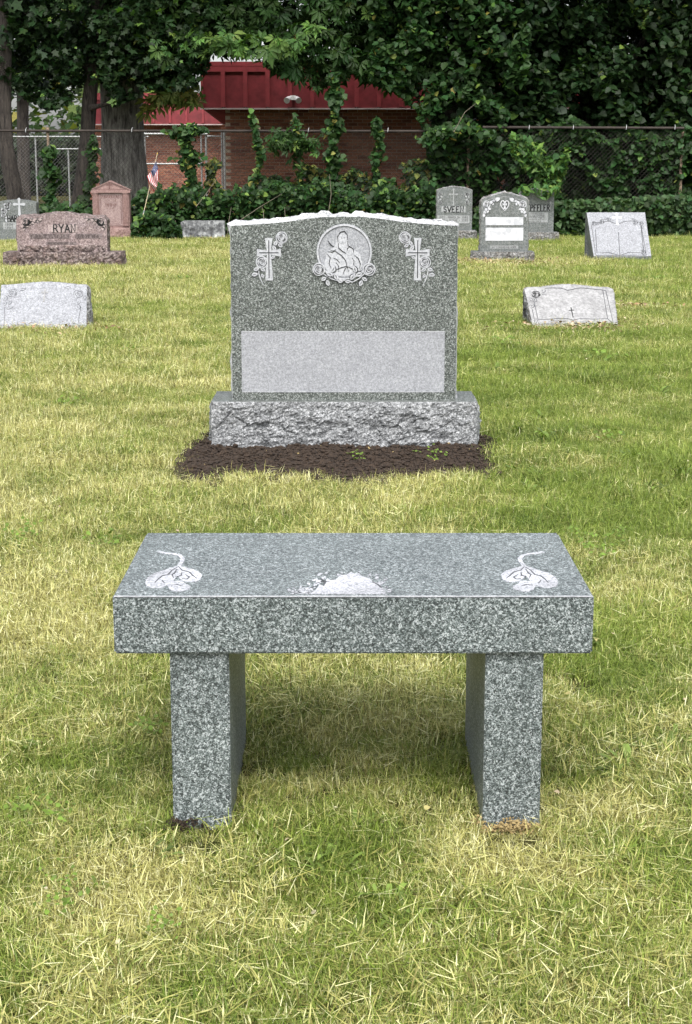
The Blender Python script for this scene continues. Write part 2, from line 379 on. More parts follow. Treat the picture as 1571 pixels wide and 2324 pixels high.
    for (x0, x1, y0, y1) in FOOT: keep &= ~((P[:,0] > x0) & (P[:,0] < x1) & (P[:,1] > y0) & (P[:,1] < y1))
    sd = soil_field(P[:,0], P[:,1]); keep &= ~(sd > .10 + .12*rng.random(len(P)))
    P = P[keep]; S = S[keep]
    P3 = np.concatenate([P, np.zeros((len(P),1))], 1)
    big = nz(P3, .9, 3.1, 3); med = nz(P3, 3.2, 9.7, 3); sm = nz(P3, 9.0, 1.7, 2)
    dist = P[:,1]; lat = P[:,0] / (dist * .2074 + .05)
    dry = .345 + .40*big + .38*med + .36*sm + rng.normal(0, .12, len(P)) - .19*np.clip(lat, -1, 1) * np.clip((dist-2.5)/2, 0, 1)
    dry += .10*np.exp(-((dist-4.7)/1.2)**2)
    for (px, py, rr, am) in ((900,1120,.30,.5),(300,1985,.14,.55),(1450,1860,.07,.5),(1175,1915,.09,.5),(130,1330,.35,.25),(110,1000,.6,.2),(1250,1500,.3,-.22),(1300,900,1.0,-.3),(1200,1150,.35,-.2),(740,1990,.14,-.45),(900,2110,.1,-.3),(370,1900,.08,-.3),(1120,600,.9,.35),(1050,2250,.3,.12),(1350,2200,.25,.1),(150,1800,.15,-.2),(150,600,3,.1),(1420,700,1.2,.18),(1480,1200,.25,-.25)):
        g = Z(px, py); dry += am*np.exp(-(((P[:,0]-g.x)/rr)**2 + ((P[:,1]-g.y)/(rr*1.5))**2))
    lush = .55 + .35*nz(P3, 1.7, 20.0, 3) + .15*med + rng.normal(0, .16, len(P)) + .06*np.clip((dist-6)/10, 0, 1.5)
    S *= 1 + .22*np.clip(sm, -.9, 1.2) + .35*np.clip(nz(P3, 2.4, 40.0, 2), -.8, 1)
    for (fx0, fx1) in ((-.34, -.2), (.24, .38)):
        S[(P[:,0] > fx0) & (P[:,0] < fx1) & (P[:,1] > 2.80) & (P[:,1] < 2.97)] *= .33
    S[(np.abs(P[:,0]) < .46) & (P[:,1] > 2.97) & (P[:,1] < 3.5)] *= .75
    me = bpy.data.meshes.new('grass'); me.vertices.add(len(P)); me.vertices.foreach_set('co', P3.astype(np.float32).reshape(-1))
    def at(nm, ty, arr, key='value'):
        a = me.attributes.new(nm, ty, 'POINT'); a.data.foreach_set(key, np.ascontiguousarray(arr).reshape(-1))
    at('dryness', 'FLOAT', np.clip(dry, .03, .97).astype(np.float32)); at('lush', 'FLOAT', np.clip(lush, 0, 1.1).astype(np.float32))
    at('scl', 'FLOAT', S.astype(np.float32)); at('pick', 'INT', rng.integers(0, 8, len(P)).astype(np.int32))
    rot = np.zeros((len(P), 3), np.float32); rot[:, 2] = rng.uniform(0, 6.283, len(P)); rot[:, :2] = rng.normal(0, .08, (len(P), 2)); at('rot', 'FLOAT_VECTOR', rot, 'vector')
    o = mesh_obj('grass', me, m); tag(o, 'mown lawn grass of mixed green and straw blades between the graves', 'grass', kind='stuff')
    g = bpy.data.node_groups.new('tufts', 'GeometryNodeTree')
    g.interface.new_socket('Geometry', in_out='INPUT', socket_type='NodeSocketGeometry'); g.interface.new_socket('Geometry', in_out='OUTPUT', socket_type='NodeSocketGeometry')
    gi = g.nodes.new('NodeGroupInput'); go = g.nodes.new('NodeGroupOutput')
    g2i = g.nodes.new('GeometryNodeGeometryToInstance')
    for p in reversed(protos):
        oi = g.nodes.new('GeometryNodeObjectInfo'); oi.inputs['Object'].default_value = p; g.links.new(oi.outputs['Geometry'], g2i.inputs[0])
    iop = g.nodes.new('GeometryNodeInstanceOnPoints'); iop.inputs['Pick Instance'].default_value = True
    def na(nm, ty):
        n = g.nodes.new('GeometryNodeInputNamedAttribute'); n.data_type = ty; n.inputs['Name'].default_value = nm
        return [s for s in n.outputs if s.enabled and s.name == 'Attribute'][0]
    g.links.new(gi.outputs[0], iop.inputs['Points']); g.links.new(g2i.outputs[0], iop.inputs['Instance'])
    g.links.new(na('pick', 'INT'), iop.inputs['Instance Index'])
    e2r = g.nodes.new('FunctionNodeEulerToRotation'); g.links.new(na('rot', 'FLOAT_VECTOR'), e2r.inputs[0]); g.links.new(e2r.outputs[0], iop.inputs['Rotation'])
    g.links.new(na('scl', 'FLOAT'), iop.inputs['Scale']); g.links.new(iop.outputs[0], go.inputs[0])
    md = o.modifiers.new('tufts', 'NODES'); md.node_group = g
    print('tufts', len(P))

# ------------------------------------------------------------------ stones: helpers
def fbm(p, f, s=0.0, o=4): return noise.fractal(Vector((p[0]*f + s, p[1]*f + s*.7, p[2]*f)), .9, 2.1, o)
def chip(p, f, s=0.0):
    """faceted broken-stone relief, about -1..1"""
    q = Vector((p[0]*f + s, p[1]*f, p[2]*f*1.3 + s))
    d, pts = noise.voronoi(q)
    c = noise.cell_vector(pts[0]); v = q - pts[0]
    return (c.z - .5) * 1.0 + (v.x * (c.x - .5) + v.z * (c.y - .5)) * 2.2 + .5 * noise.noise(q * 2.3)
def die(parent, name, top, w_, dep, zb, rough, mats, amp=.012, back_drop=0, side_amp=None, bulge=0, nseg=12, seed=1.0, batter=0):
    """upright stone. top: list (u in -1..1, z). front face flat; top and sides pitched. local y: 0 front .. dep back"""
    side_amp = amp if side_amp is None else side_amp
    hw = w_ / 2; out = []
    zl = top[0][1]; k = 14
    for i in range(k): out.append((-hw, zb + (zl - zb) * i / k, 0))
    for (u, z) in top: out.append((u * hw, z, 1))
    zr = top[-1][1]
    for i in range(k): out.append((hw, zr + (zb - zr) * (i + 1) / k, 0))
    n = len(out); nd = nseg
    vs = []; P = [Vector((o[0], o[1])) for o in out]
    for j in range(nd + 1):
        tt = j / nd; y = dep * tt
        for i in range(n):
            a = P[max(i-1, 0)]; b = P[min(i+1, n-1)]; d = (b - a).normalized(); nn = Vector((-d.y, d.x))
            w0 = math.sin(math.pi * min(tt * 1.0, 1)) ** .6 if 0 < tt < 1 else 0
            is_top = out[i][2]
            am = amp if is_top else side_amp
            p3 = (P[i].x, y, P[i].y)
            dsp = am * (.5 + chip(p3, 14, seed)) * w0 + am * .25 * noise.noise(Vector(p3) * 40) * (1 if j else .35)
            if is_top: dsp += bulge * (math.sin(math.pi * min(1, tt * 1.0)) ** .7) * (.75 + .45 * fbm(p3, 7, seed))
            q = P[i] + nn * dsp
            vs.append((q.x, y, q.y))
    m = MB()
    m.add(vs, [[j*n + i, j*n + i + 1, (j+1)*n + i + 1, (j+1)*n + i] for j in range(nd) for i in range(n-1)], 1)
    m.add([vs[i] for i in range(n)], [list(range(n))[::-1]], 0)
    m.add([vs[nd*n + i] for i in range(n)], [list(range(n))], 0)
    return m.build(name, mats, parent)
def rock_base(parent, name, w_, dep, h, mats, amp=.02, seed=3.0, nx=70, nzz=16, smoothtop=True, chipf=9):
    """base block, front at local y=0; rock-pitched front and sides, sawn top"""
    m = MB(); hw = w_/2
    def face(o, du, dv, nrm, nu, nv, wl):
        vs = []
        for j in range(nv+1):
            for i in range(nu+1):
                a, b = i/nu, j/nv
                p = Vector(o) + Vector(du)*a + Vector(dv)*b
                wd = min(1, 6*a, 6*(1-a))**.5 if 0 < a < 1 else 0
                wd *= min(1, 5*(1-b), (5*b + .3))**.5 if b < 1 else 0
                s = .5 + chip(p, chipf, seed) * .65 + .32 * chip(p, chipf*2.6, seed+5) + .30 * chip(p, chipf*6, seed+9)
                vs.append(p + Vector(nrm) * amp * s * wd)
        m.add(vs, [[j*(nu+1)+i, j*(nu+1)+i+1, (j+1)*(nu+1)+i+1, (j+1)*(nu+1)+i] for j in range(nv) for i in range(nu)], 0)
    face((-hw,0,0), (w_,0,0), (0,0,h), (0,-1,0), nx, nzz, 1)
    face((hw,0,0), (0,dep,0), (0,0,h), (1,0,0), max(8, nx//4), nzz, 1)
    face((-hw,dep,0), (0,-dep,0), (0,0,h), (-1,0,0), max(8, nx//4), nzz, 1)
    m.add([(-hw,0,h),(hw,0,h),(hw,dep,h),(-hw,dep,h)], [(0,1,2,3)], 1)
    m.add([(-hw,dep,0),(hw,dep,0),(hw,dep,h),(-hw,dep,h)], [(1,0,3,2)], 1)
    return m.build(name, mats, parent)
# local (u, v, n) on a vertical front face: u right, v up, n towards the viewer
FRONT = Matrix(((1,0,0,0),(0,0,-1,0),(0,1,0,0),(0,0,0,1)))
def FM(yoff=0.0): return Matrix.Translation((0, yoff, 0)) @ FRONT
def circ(cx, cy, r, n=20, sq=1.0, rot=0.0): return [(cx + r*math.cos(rot + 2*math.pi*i/n), cy + r*sq*math.sin(rot + 2*math.pi*i/n)) for i in range(n)]
def rose(parent, M, cx, cy, r, mats, t=.0016, lw=.12, turn=0.0, name='carved_rose'):
    m = MB(); m.M = M
    out = []
    for i in range(30):
        a = 2*math.pi*i/30; rr = r * (1 + .06*abs(math.sin(2.5*a + turn)))
        out.append((cx + rr*math.cos(a), cy + rr*math.sin(a)))
    m.prism(out, -.001, t)
    def arc(rad, a0, a1, ww, ox=0, oy=0, n=12):
        m.strip([(cx + ox*r + rad*r*math.cos(R(a0 + (a1-a0)*i/n) + turn), cy + oy*r + rad*r*math.sin(R(a0 + (a1-a0)*i/n) + turn)) for i in range(n+1)], ww*r, t, t*1.7, 1, taper=True)
    arc(.80, 20, 160, lw); arc(.80, 185, 300, lw*1.3); arc(.74, 300, 375, lw)
    arc(.52, -70, 60, lw*1.4, .05, -.02); arc(.52, 90, 200, lw); arc(.48, 205, 280, lw*1.2, 0, .02)
    arc(.28, 0, 300, lw*.8, 0, .08); arc(.11, 30, 330, lw*.7, .02, .08)
    return m.build(name, mats, parent)
def leaf_carved(parent, M, cx, cy, L, ang, mats, t=.0014, name='carved_leaf', vein=True, lw=.14):
    m = MB(); m.M = M; ca, sa = math.cos(R(ang)), math.sin(R(ang))
    tr = lambda x, y: (cx + (x*ca - y*sa)*L, cy + (x*sa + y*ca)*L)
    m.prism([tr(*p) for p in ((-.5,0),(-.3,-.26),(0,-.36),(.3,-.24),(.55,0),(.3,.26),(0,.36),(-.3,.26))], -.001, t)
    m.strip([tr(*p) for p in ((-.5,-.04),(-.28,-.30),(.02,-.40),(.34,-.26),(.58,-.02))], L*lw, t*.2, t*1.3, 1, taper=True)
    if vein: m.strip([tr(-.3, 0), tr(0, .05), tr(.3, -.02)], L*lw*.7, t, t*1.6, 1, taper=True)
    return m.build(name, mats, parent)
def line(parent, M, pts, wd, mats, t=.0022, name='carved_line', closed=False, taper=False):
    m = MB(); m.M = M; m.strip(pts, wd, -.001, t, 0, closed, taper); return m.build(name, mats, parent)
def panel(parent, M, u0, v0, u1, v1, mat, t=.0012, name='inscription_panel', border=None):
    m = MB(); m.M = M; m.prism([(u0,v0),(u1,v0),(u1,v1),(u0,v1)], -.001, t)
    if border: m.strip([(u0,v0),(u1,v0),(u1,v1),(u0,v1)], border[1], 0, t*1.5, 1, closed=True)
    return m.build(name, [mat] + ([border[0]] if border else []), parent)
# stroke letters with small serifs
GL = {
 'A':[[(0,0),(.38,1)],[(.38,1),(.8,0)],[(.17,.38),(.63,.38)]], 'B':[[(.08,0),(.08,1),(.5,1),(.62,.78),(.5,.54),(.08,.54)],[(.5,.54),(.7,.28),(.5,0),(.08,0)]],
 'C':[[(.72,.8),(.5,1),(.2,.92),(.05,.5),(.2,.08),(.5,0),(.72,.2)]], 'D':[[(.08,0),(.08,1),(.45,1),(.72,.75),(.72,.25),(.45,0),(.08,0)]],
 'E':[[(.65,1),(.08,1),(.08,0),(.68,0)],[(.08,.52),(.52,.52)]], 'F':[[(.65,1),(.08,1),(.08,0)],[(.08,.52),(.52,.52)]],
 'G':[[(.72,.8),(.5,1),(.2,.92),(.05,.5),(.2,.08),(.5,0),(.74,.12),(.74,.45),(.5,.45)]], 'H':[[(.08,0),(.08,1)],[(.7,0),(.7,1)],[(.08,.52),(.7,.52)]],
 'I':[[(.3,0),(.3,1)]], 'J':[[(.5,1),(.5,.2),(.35,0),(.1,.08)]], 'L':[[(.08,1),(.08,0),(.65,0)]], 'M':[[(.05,0),(.08,1),(.42,.2),(.78,1),(.8,0)]],
 'N':[[(.08,0),(.08,1),(.7,0),(.7,1)]], 'O':[[(.4,1),(.12,.85),(.04,.5),(.12,.15),(.4,0),(.68,.15),(.76,.5),(.68,.85),(.4,1)]],
 'P':[[(.08,0),(.08,1),(.5,1),(.66,.76),(.5,.5),(.08,.5)]], 'R':[[(.08,0),(.08,1),(.5,1),(.66,.76),(.5,.52),(.08,.52)],[(.38,.52),(.76,0)]],
 'S':[[(.64,.82),(.4,1),(.12,.86),(.14,.62),(.6,.4),(.66,.14),(.38,0),(.06,.18)]], 'T':[[(.02,1),(.72,1)],[(.37,1),(.37,0)]],
 'U':[[(.08,1),(.08,.25),(.38,0),(.68,.25),(.68,1)]], 'V':[[(0,1),(.38,0)],[(.38,0),(.76,1)]], 'Y':[[(0,1),(.36,.5),(.36,0)],[(.36,.5),(.74,1)]],
 'Z':[[(.05,1),(.68,1),(.04,0),(.7,0)]], '-':[[(.1,.48),(.6,.48)]], '0':[[(.35,1),(.08,.7),(.08,.3),(.35,0),(.62,.3),(.62,.7),(.35,1)]],
 '1':[[(.2,.85),(.35,1),(.35,0)]], '2':[[(.08,.8),(.35,1),(.62,.78),(.06,0),(.66,0)]], '3':[[(.08,.9),(.4,1),(.6,.76),(.3,.54),(.62,.28),(.38,0),(.06,.12)]],
 '5':[[(.6,1),(.14,1),(.12,.58),(.5,.58),(.6,.26),(.36,0),(.06,.1)]], '6':[[(.55,.95),(.2,.7),(.08,.3),(.35,0),(.62,.28),(.35,.52),(.12,.36)]],
 '7':[[(.06,1),(.64,1),(.28,0)]], '8':[[(.35,.54),(.12,.78),(.35,1),(.58,.78),(.35,.54),(.08,.26),(.35,0),(.62,.26),(.35,.54)]],
 '9':[[(.12,.05),(.5,.3),(.6,.72),(.35,1),(.1,.72),(.35,.48),(.58,.66)]], ' ':[] }
GLSER = {'A':[(0,0),(.8,0)],'E':[(.08,0)],'F':[(.08,0)],'H':[(.08,0),(.08,1),(.7,0),(.7,1)],'I':[(.3,0),(.3,1)],'N':[(.08,0),(.08,1),(.7,1)],'P':[(.08,0)],'R':[(.08,0)],
         'V':[(0,1),(.76,1)],'Y':[(0,1),(.74,1),(.36,0)],'L':[(.08,1)],'T':[(.37,0)],'D':[],'M':[(.05,0),(.8,0)],'U':[(.08,1),(.68,1)]}
def text(parent, M, s, cx, cy, h, mat, wd=.14, aspect=.95, width=None, t=.0022, name='lettering', serif=True, gap=.12):
    adv = [(.62 if c in 'I1' else .9 if c in 'M' else .5 if c == ' ' else .78) + gap for c in s]; tot = sum(adv) - gap
    sx = (width / tot) if width else h * aspect
    x = cx - tot*sx/2
    m = MB(); m.M = M
    for c, a in zip(s, adv):
        if serif: m = MB(); m.M = M
        for st in GL[c]: m.strip([(x + p[0]*sx, cy + (p[1]-.5)*h) for p in st], h*wd, -.0005, t, 0)
        if serif:
            for p in GLSER.get(c, []): m.strip([(x + (p[0]-.13)*sx, cy + (p[1]-.5)*h), (x + (p[0]+.13)*sx, cy + (p[1]-.5)*h)], h*wd*.55, -.0005, t*1.05, 0)
        x += a*sx
        if serif and c != ' ': m.build('letter', mat, parent)
    if not serif: m.build(name, mat, parent)['kind'] = 'stuff'
def worn_text(parent, M, cx, cy, wid, h, mat, seed, t=.0018, name='worn_lettering'):
    rr = random.Random(seed); m = MB(); m.M = M; x = cx - wid/2
    while x < cx + wid/2 - h*.5:
        if rr.random() < .16: x += h*.6; continue
        k = rr.choice(('v','v','h','d'))
        a = h*.45
        if k == 'v': m.strip([(x, cy-a), (x, cy+a*rr.uniform(.5,1))], h*.16, -.0005, t, 0); m.strip([(x+.0003, cy+a*.2), (x+h*.35, cy+a*rr.uniform(-.6,.8))], h*.12, -.0005, t*.95, 0)
        elif k == 'h': m.strip([(x, cy-a), (x+h*.4, cy-a*.9), (x+h*.42, cy+a)], h*.14, -.0005, t, 0)
        else: m.strip([(x, cy+a), (x+h*.22, cy-a), (x+h*.42, cy+a*.8)], h*.13, -.0005, t, 0)
        x += h*.68
    o = m.build(name, mat, parent); o['kind'] = 'stuff'; return o
def cross(parent, M, cx, cy, H_, W_, arm, wd, mat, t=.0016, flare=.25, name='carved_cross', budded=False):
    """cx,cy = centre of crossing; arm = height above crossing"""
    h = wd/2; f = h*(1+flare*4) if flare else h
    up, dn, l = arm, H_-arm, W_/2
    poly = [(-h,h),(-l,f),(-l,-f),(-h,-h),(-f,-dn),(f,-dn),(h,-h),(l,-f),(l,f),(h,h),(f,up),(-f,up)]
    poly = [(cx+p[0], cy+p[1]) for p in poly]
    m = MB(); m.M = M
    # split into convex pieces, front faces butt at the crossing
    k = lambda *i: [poly[j] for j in i]
    m.prism(k(0,1,2,3), -.001, t); m.prism(k(6,7,8,9), -.001, t); m.prism(k(3,4,5,6), -.001, t); m.prism(k(9,10,11,0), -.001, t); m.prism(k(0,3,6,9), -.001, t)
    if budded:
        for (x, y) in ((-l,0),(l,0),(0,up),(0,-dn)): m.prism(circ(cx+x, cy+y, wd*.95, 8), -.001, t*1.2)
    return m.build(name, mat, parent)

# ------------------------------------------------------------------ the main monument
MONY = 7.18
S7 = FPX / (MONY*cp + .5*sp)          # px per metre about there
def monument():
    g = thing('monument', 'large grey granite monument with round carved medallion between two rose crosses behind the bench', 'headstone', (0,0,0))
    xc = V(781, 700, MONY).x
    b = thing('x','','x'); bpy.data.objects.remove(b)
    zb = .221
    base = rock_base(g, 'base', 1.145, .335, zb, [G_ROCK, G_DIE], amp=.018, seed=2.2, nx=150, nzz=34, chipf=8)
    base.location = (xc, 7.13, 0)
    hw = .965/2
    tp = []
    for i in range(61):
        u = -1 + 2*i/60
        px = 781 + u*253
        py = np.interp(abs(u), [0,.18,.33,.5,.7,.86,1], [491.5,492.5,496.5,503,508,510.5,512.5])
        tp.append((u, V(px, py, MONY).z))
    d = die(g, 'tablet', tp, .965, .20, zb, 1, [G_DIE, G_TOP], amp=.011, side_amp=.010, bulge=.013, nseg=14, seed=4.1)
    d.location = (xc, MONY, 0)
    def UV(px, py): p = V(px, py, MONY); return (p.x - xc, p.z)
    def sub(o): o.location = (xc, MONY, 0); return o
    M = FM(0)
    a = UV(550, 889.5); c = UV(1009.5, 752)
    sub(panel(g, M, a[0], a[1], c[0], c[1], G_FROST, .0012, 'blank_inscription_panel', (G_CARVE, .0022)))
    # medallion
    cu, cv = UV(781.5, 572); r = .1185
    md = MB(); md.M = M
    md.prism(circ(cu, cv, r, 64), -.001, .0012, 0)
    md.strip(circ(cu, cv, r*.955, 64), .0075, .0008, .006, 1, closed=True)
    md.strip(circ(cu, cv, r*.915, 64), .0022, .001, .0022, 2, closed=True)
    med = sub(md.build('medallion', [G_FROST, G_CARVE, M_LINE2], g))
    # plain figure of a veiled mother with an infant
    fg = MB(); fg.M = M
    q = lambda pts: [(cu + x*r, cv + y*r) for x, y in pts]
    fg.prism(q([(-.55,-.85),(.5,-.85),(.66,-.4),(.55,-.05),(.3,.12),(.14,.34),(.1,.62),(-.04,.74),(-.2,.66),(-.28,.42),(-.34,.2),(-.62,0),(-.72,-.45)]), .0008, .0028, 0)
    fg.prism(q(circ(-.06, .48, .15, 16, 1.25)), .002, .0042, 0)
    fg.prism(q(circ(.2, .02, .13, 14, 1.1)), .002, .0044, 0)
    fg.prism(q([(.05,-.1),(.32,-.12),(.44,-.3),(.3,-.52),(.0,-.5),(-.1,-.3)]), .002, .0036, 0)
    fig = fg.build('carved_figures', [G_CARVE], med)
    lines = [([(-.22,.36),(-.24,.55),(-.14,.70),(0,.74),(.1,.62),(.12,.42)],.035,1),([(-.22,.34),(-.2,.14),(-.05,.02),(.06,-.04)],.03,0),
     ([(.12,.4),(.14,.22),(.22,.18),(.33,.1),(.34,-.02)],.035,0),([(-.5,.08),(-.3,.02),(-.1,-.12),(.05,-.3),(.1,-.5),(.16,-.7)],.028,0),
     ([(-.62,-.05),(-.5,-.2),(-.55,-.4),(-.45,-.62)],.026,0),([(-.36,.18),(-.5,.28),(-.58,.4)],.03,0),([(-.3,.1),(-.42,.0),(-.6,.02)],.024,0),
     ([(.36,-.1),(.5,-.22),(.58,-.4),(.55,-.6)],.026,0),([(.1,-.5),(-.1,-.55),(-.28,-.62)],.028,0),([(.12,-.52),(.3,-.6),(.42,-.74)],.028,0),
     ([(.1,-.5),(.0,-.66),(-.05,-.8)],.022,0),([(-.12,.5),(-.08,.51)],.02,0),([(-.02,.5),(.03,.51)],.02,0),([(-.08,.36),(-.02,.355)],.018,0),
     ([(.28,-.2),(.36,-.32),(.32,-.46)],.022,0),([(-.3,-.35),(-.2,-.5),(-.22,-.7)],.02,0),([(.1,.06),(.12,.14),(.2,.17)],.03,0),([(-.4,-.2),(-.28,-.25),(-.15,-.38)],.02,0)]
    lm = MB(); lm.M = M
    for pts, wd, _ in lines: lm.strip(q(pts), wd*r*1.15, .002, .0052, 0, taper=True)
    lm.build('carved_line', [M_LINE], med)
    cm = [G_CARVE, M_LINE]
    for (px, py, rr, tn) in ((724,611,14,0),(838,611,14,1.2)): u, v = UV(px, py); sub(rose(g, FM(-.0055), u, v, rr/S7, cm, turn=tn))
    for (px, py, L, a) in ((748,622,16,-20),(757,611,15,70),(763,628,15,-60),(735,633,13,30),(744,642,14,-70),(815,622,16,200),(806,611,15,110),(800,628,15,240),(828,633,13,150),(819,642,14,250),(772,638,12,-10),(790,638,12,190)):
        u, v = UV(px, py); sub(leaf_carved(g, FM(-.0055), u, v, L/S7, a, cm))
    u = [UV(*p) for p in ((735,622),(752,632),(770,638),(782,636),(800,640),(815,632),(828,620))]; sub(line(g, FM(-.005), u, .004, [G_CARVE], name='carved_vine'))
    for sgn in (-1, 1):
        mx = lambda px: px if sgn < 0 else 2*779.3 - px
        u0, v0 = UV(mx(610.5), 573.5)
        cr = sub(cross(g, M, u0, v0, 95/S7, 54/S7, 33/S7, 9.5/S7, [G_CARVE], .003, .20))
        lm = MB(); lm.M = M
        lm.strip([(u0, v0 + 28/S7), (u0, v0 - 57/S7)], 2.0/S7, .002, .0042, 0); lm.strip([(u0 - 22/S7, v0), (u0 + 22/S7, v0)], 2.0/S7, .002, .0044, 0)
        lm.build('cross_groove', [M_LINE], cr)
        for (px, py, rr, tn) in ((639.5,539,13,.5),(594.5,595,13.5,2.2)):
            a, b_ = UV(mx(px), py); sub(rose(g, FM(-.002), a, b_, rr/S7, cm, turn=tn*sgn))
        for (px, py, L, an) in ((626,552,13,60),(623,563,13,120),(636,557,12,-30),(582,611,13,20),(597,612,12,-30),(578,623,14,10),(596,626,10,-60),(620,584,10,30)):
            a, b_ = UV(mx(px), py); sub(leaf_carved(g, FM(-.001), a, b_, L/S7, an if sgn < 0 else 180-an, cm))
        sub(line(g, M, [UV(mx(x), y) for x, y in ((587,612),(588,622),(592,634),(599,648))], .005, [G_CARVE], .002, 'carved_stem', taper=True))
    return g
monument()

# ------------------------------------------------------------------ the bench
def rbox(name, a, b, mat, parent, bev=.004, seg=2):
    bm = bmesh.new(); bmesh.ops.create_cube(bm, size=1)
    for v in bm.verts: v.co = Vector([(a[i]+b[i])/2 + v.co[i]*(b[i]-a[i]) for i in range(3)])
    bmesh.ops.bevel(bm, geom=bm.edges[:], offset=bev, segments=seg, affect='EDGES')
    me = bpy.data.meshes.new(name); bm.to_mesh(me); bm.free()
    return mesh_obj(name, me, mat, parent)
def bench():
    g = thing('granite_bench', 'polished grey granite bench with engraved top in front of the monument', 'bench', (0,0,0))
    zt = .46
    rbox('seat', (-.4262, 2.947, .3505), (.4528, 3.478, zt), [G_BENCH], g, .0035)
    for x0, x1 in ((-.326, -.2165), (.2580, .3655)): rbox('leg', (x0, 2.962, -.1), (x1, 3.44, .3502), [G_BENCH], g, .003)
    # engraving, measured on the seat
    ed = MB(); ed.box((-.4235, 2.9462, .4585), (.4505, 2.9492, .4606)); ed.build('seat_edge', [G_CARVE], g)
    M = Matrix.Translation((0,0,zt))
    def TL(zx, zy): p = Z(226.2 + zx/2.671, 1176.5 + zy/2.671, zt); return (p.x, p.y)
    sy = lambda pts: [TL(*p) for p in pts]
    def motif(mir, name):
        f = (lambda p: (p[0], p[1])) if not mir else (lambda p: (2*.0105 - p[0], p[1]))
        m = MB(); m.M = M
        def poly(pts, t): P = [f(TL(*p)) for p in pts]; P = P if mir else P[::-1]; m.prism(P[::-1] if sum((P[i][0]*P[(i+1)%len(P)][1]-P[(i+1)%len(P)][0]*P[i][1]) for i in range(len(P))) < 0 else P, -.001, t)
        poly([(478,288),(440,300),(385,318),(330,335),(290,362),(275,392),(285,412),(320,423),(370,422),(410,408),(445,385),(470,350)], .0012)
        poly([(478,288),(470,350),(500,380),(545,388),(590,385),(612,372),(622,345),(600,325),(560,310),(515,298)], .0013)
        poly([(410,408),(425,432),(455,446),(505,442),(548,430),(552,415),(520,400),(500,380),(445,385)], .0014)
        m.strip([f(TL(*p)) for p in ((360,205),(400,212),(445,216),(485,226),(505,245),(498,268),(480,292))], .0085, -.001, .0014, 0, taper=False)
        for pts in (((472,300),(440,318),(415,345),(380,352),(355,372),(335,395)),((478,296),(500,318),(545,330),(565,350),(590,368)),((470,310),(455,335),(440,345),(450,365)),((500,330),(495,350),(470,358)),((520,345),(545,360),(530,372),(500,370)),((380,380),(395,398)),((430,410),(470,405),(500,415))):
            m.strip([f(TL(*p)) for p in pts], .0032, .001, .0020, 1, taper=True)
        return m.build(name, [G_ETCH, M_LINE2], g)
    motif(False, 'engraved_rose'); motif(True, 'engraved_rose')
    # middle motif, half cut by the front edge
    m = MB(); m.M = M
    def TR(zx, zy): p = Z(769.2 + zx/2.591, 1176.5 + zy/2.591, zt); return (p.x, max(p.y, 2.9525))
    P = [Z(x, y, zt) for x, y in ((706,1349),(718,1338),(724,1329),(736,1330),(744,1319),(762,1317),(772,1307),(786,1305),(797,1299),(804,1303),(815,1302),(822,1309),(838,1313),(846,1321),(858,1324),(862,1333),(876,1340),(874,1349))]
    P = [(p.x, max(p.y, 2.9525)) for p in P][::-1]
    m.prism(P[::-1], -.001, .0012)
    for (px, py, L, a) in ((700,1337,26,150),(690,1345,20,170),(722,1320,24,120),(735,1312,18,60),(745,1318,20,100),(768,1306,14,100),(865,1324,24,30),(876,1316,14,50),(856,1312,16,60),(700,1326,14,120),(840,1305,12,70),(672,1346,12,170),(815,1299,10,90)):
        p = Z(px, py, zt); L = L/1200; ca, sa = math.cos(R(a)), math.sin(R(a))
        m.prism([(p.x+(x*ca-y*sa)*L, max(p.y+(x*sa+y*ca)*L*1.7, 2.9525)) for x, y in ((-.5,0),(-.1,-.28),(.5,0),(-.1,.28))], -.001, .0015)
    for pts in (((716,1326),(735,1320),(748,1322)),((728,1314),(738,1322),(735,1332)),((845,1322),(858,1328),(866,1336)),((700,1338),(712,1334))):
        m.strip([tuple(Z(x, y, zt)[:2]) for x, y in pts], .0032, .001, .002, 1, taper=True)
    for i in range(130):
        px = rng.uniform(655, 885); py = 1349 - abs(rng.normal(0, 1)) * (8 if px < 712 else 22); py = max(py, 1300)
        if 724 < px < 858 and py > 1318: continue
        p = Z(px, py, zt); L = rng.uniform(.004, .013); a = rng.uniform(0, 180); ca, sa = math.cos(R(a)), math.sin(R(a))
        m.prism([(p.x+(x*ca-y*sa)*L, max(p.y+(x*sa+y*ca)*L*1.6, 2.9525)) for x, y in ((-.5,0),(-.1,-.3),(.5,0),(-.1,.3))], -.001, .0010)
    m.build('engraved_emblem', [G_ETCH, M_LINE2], g)
bench()

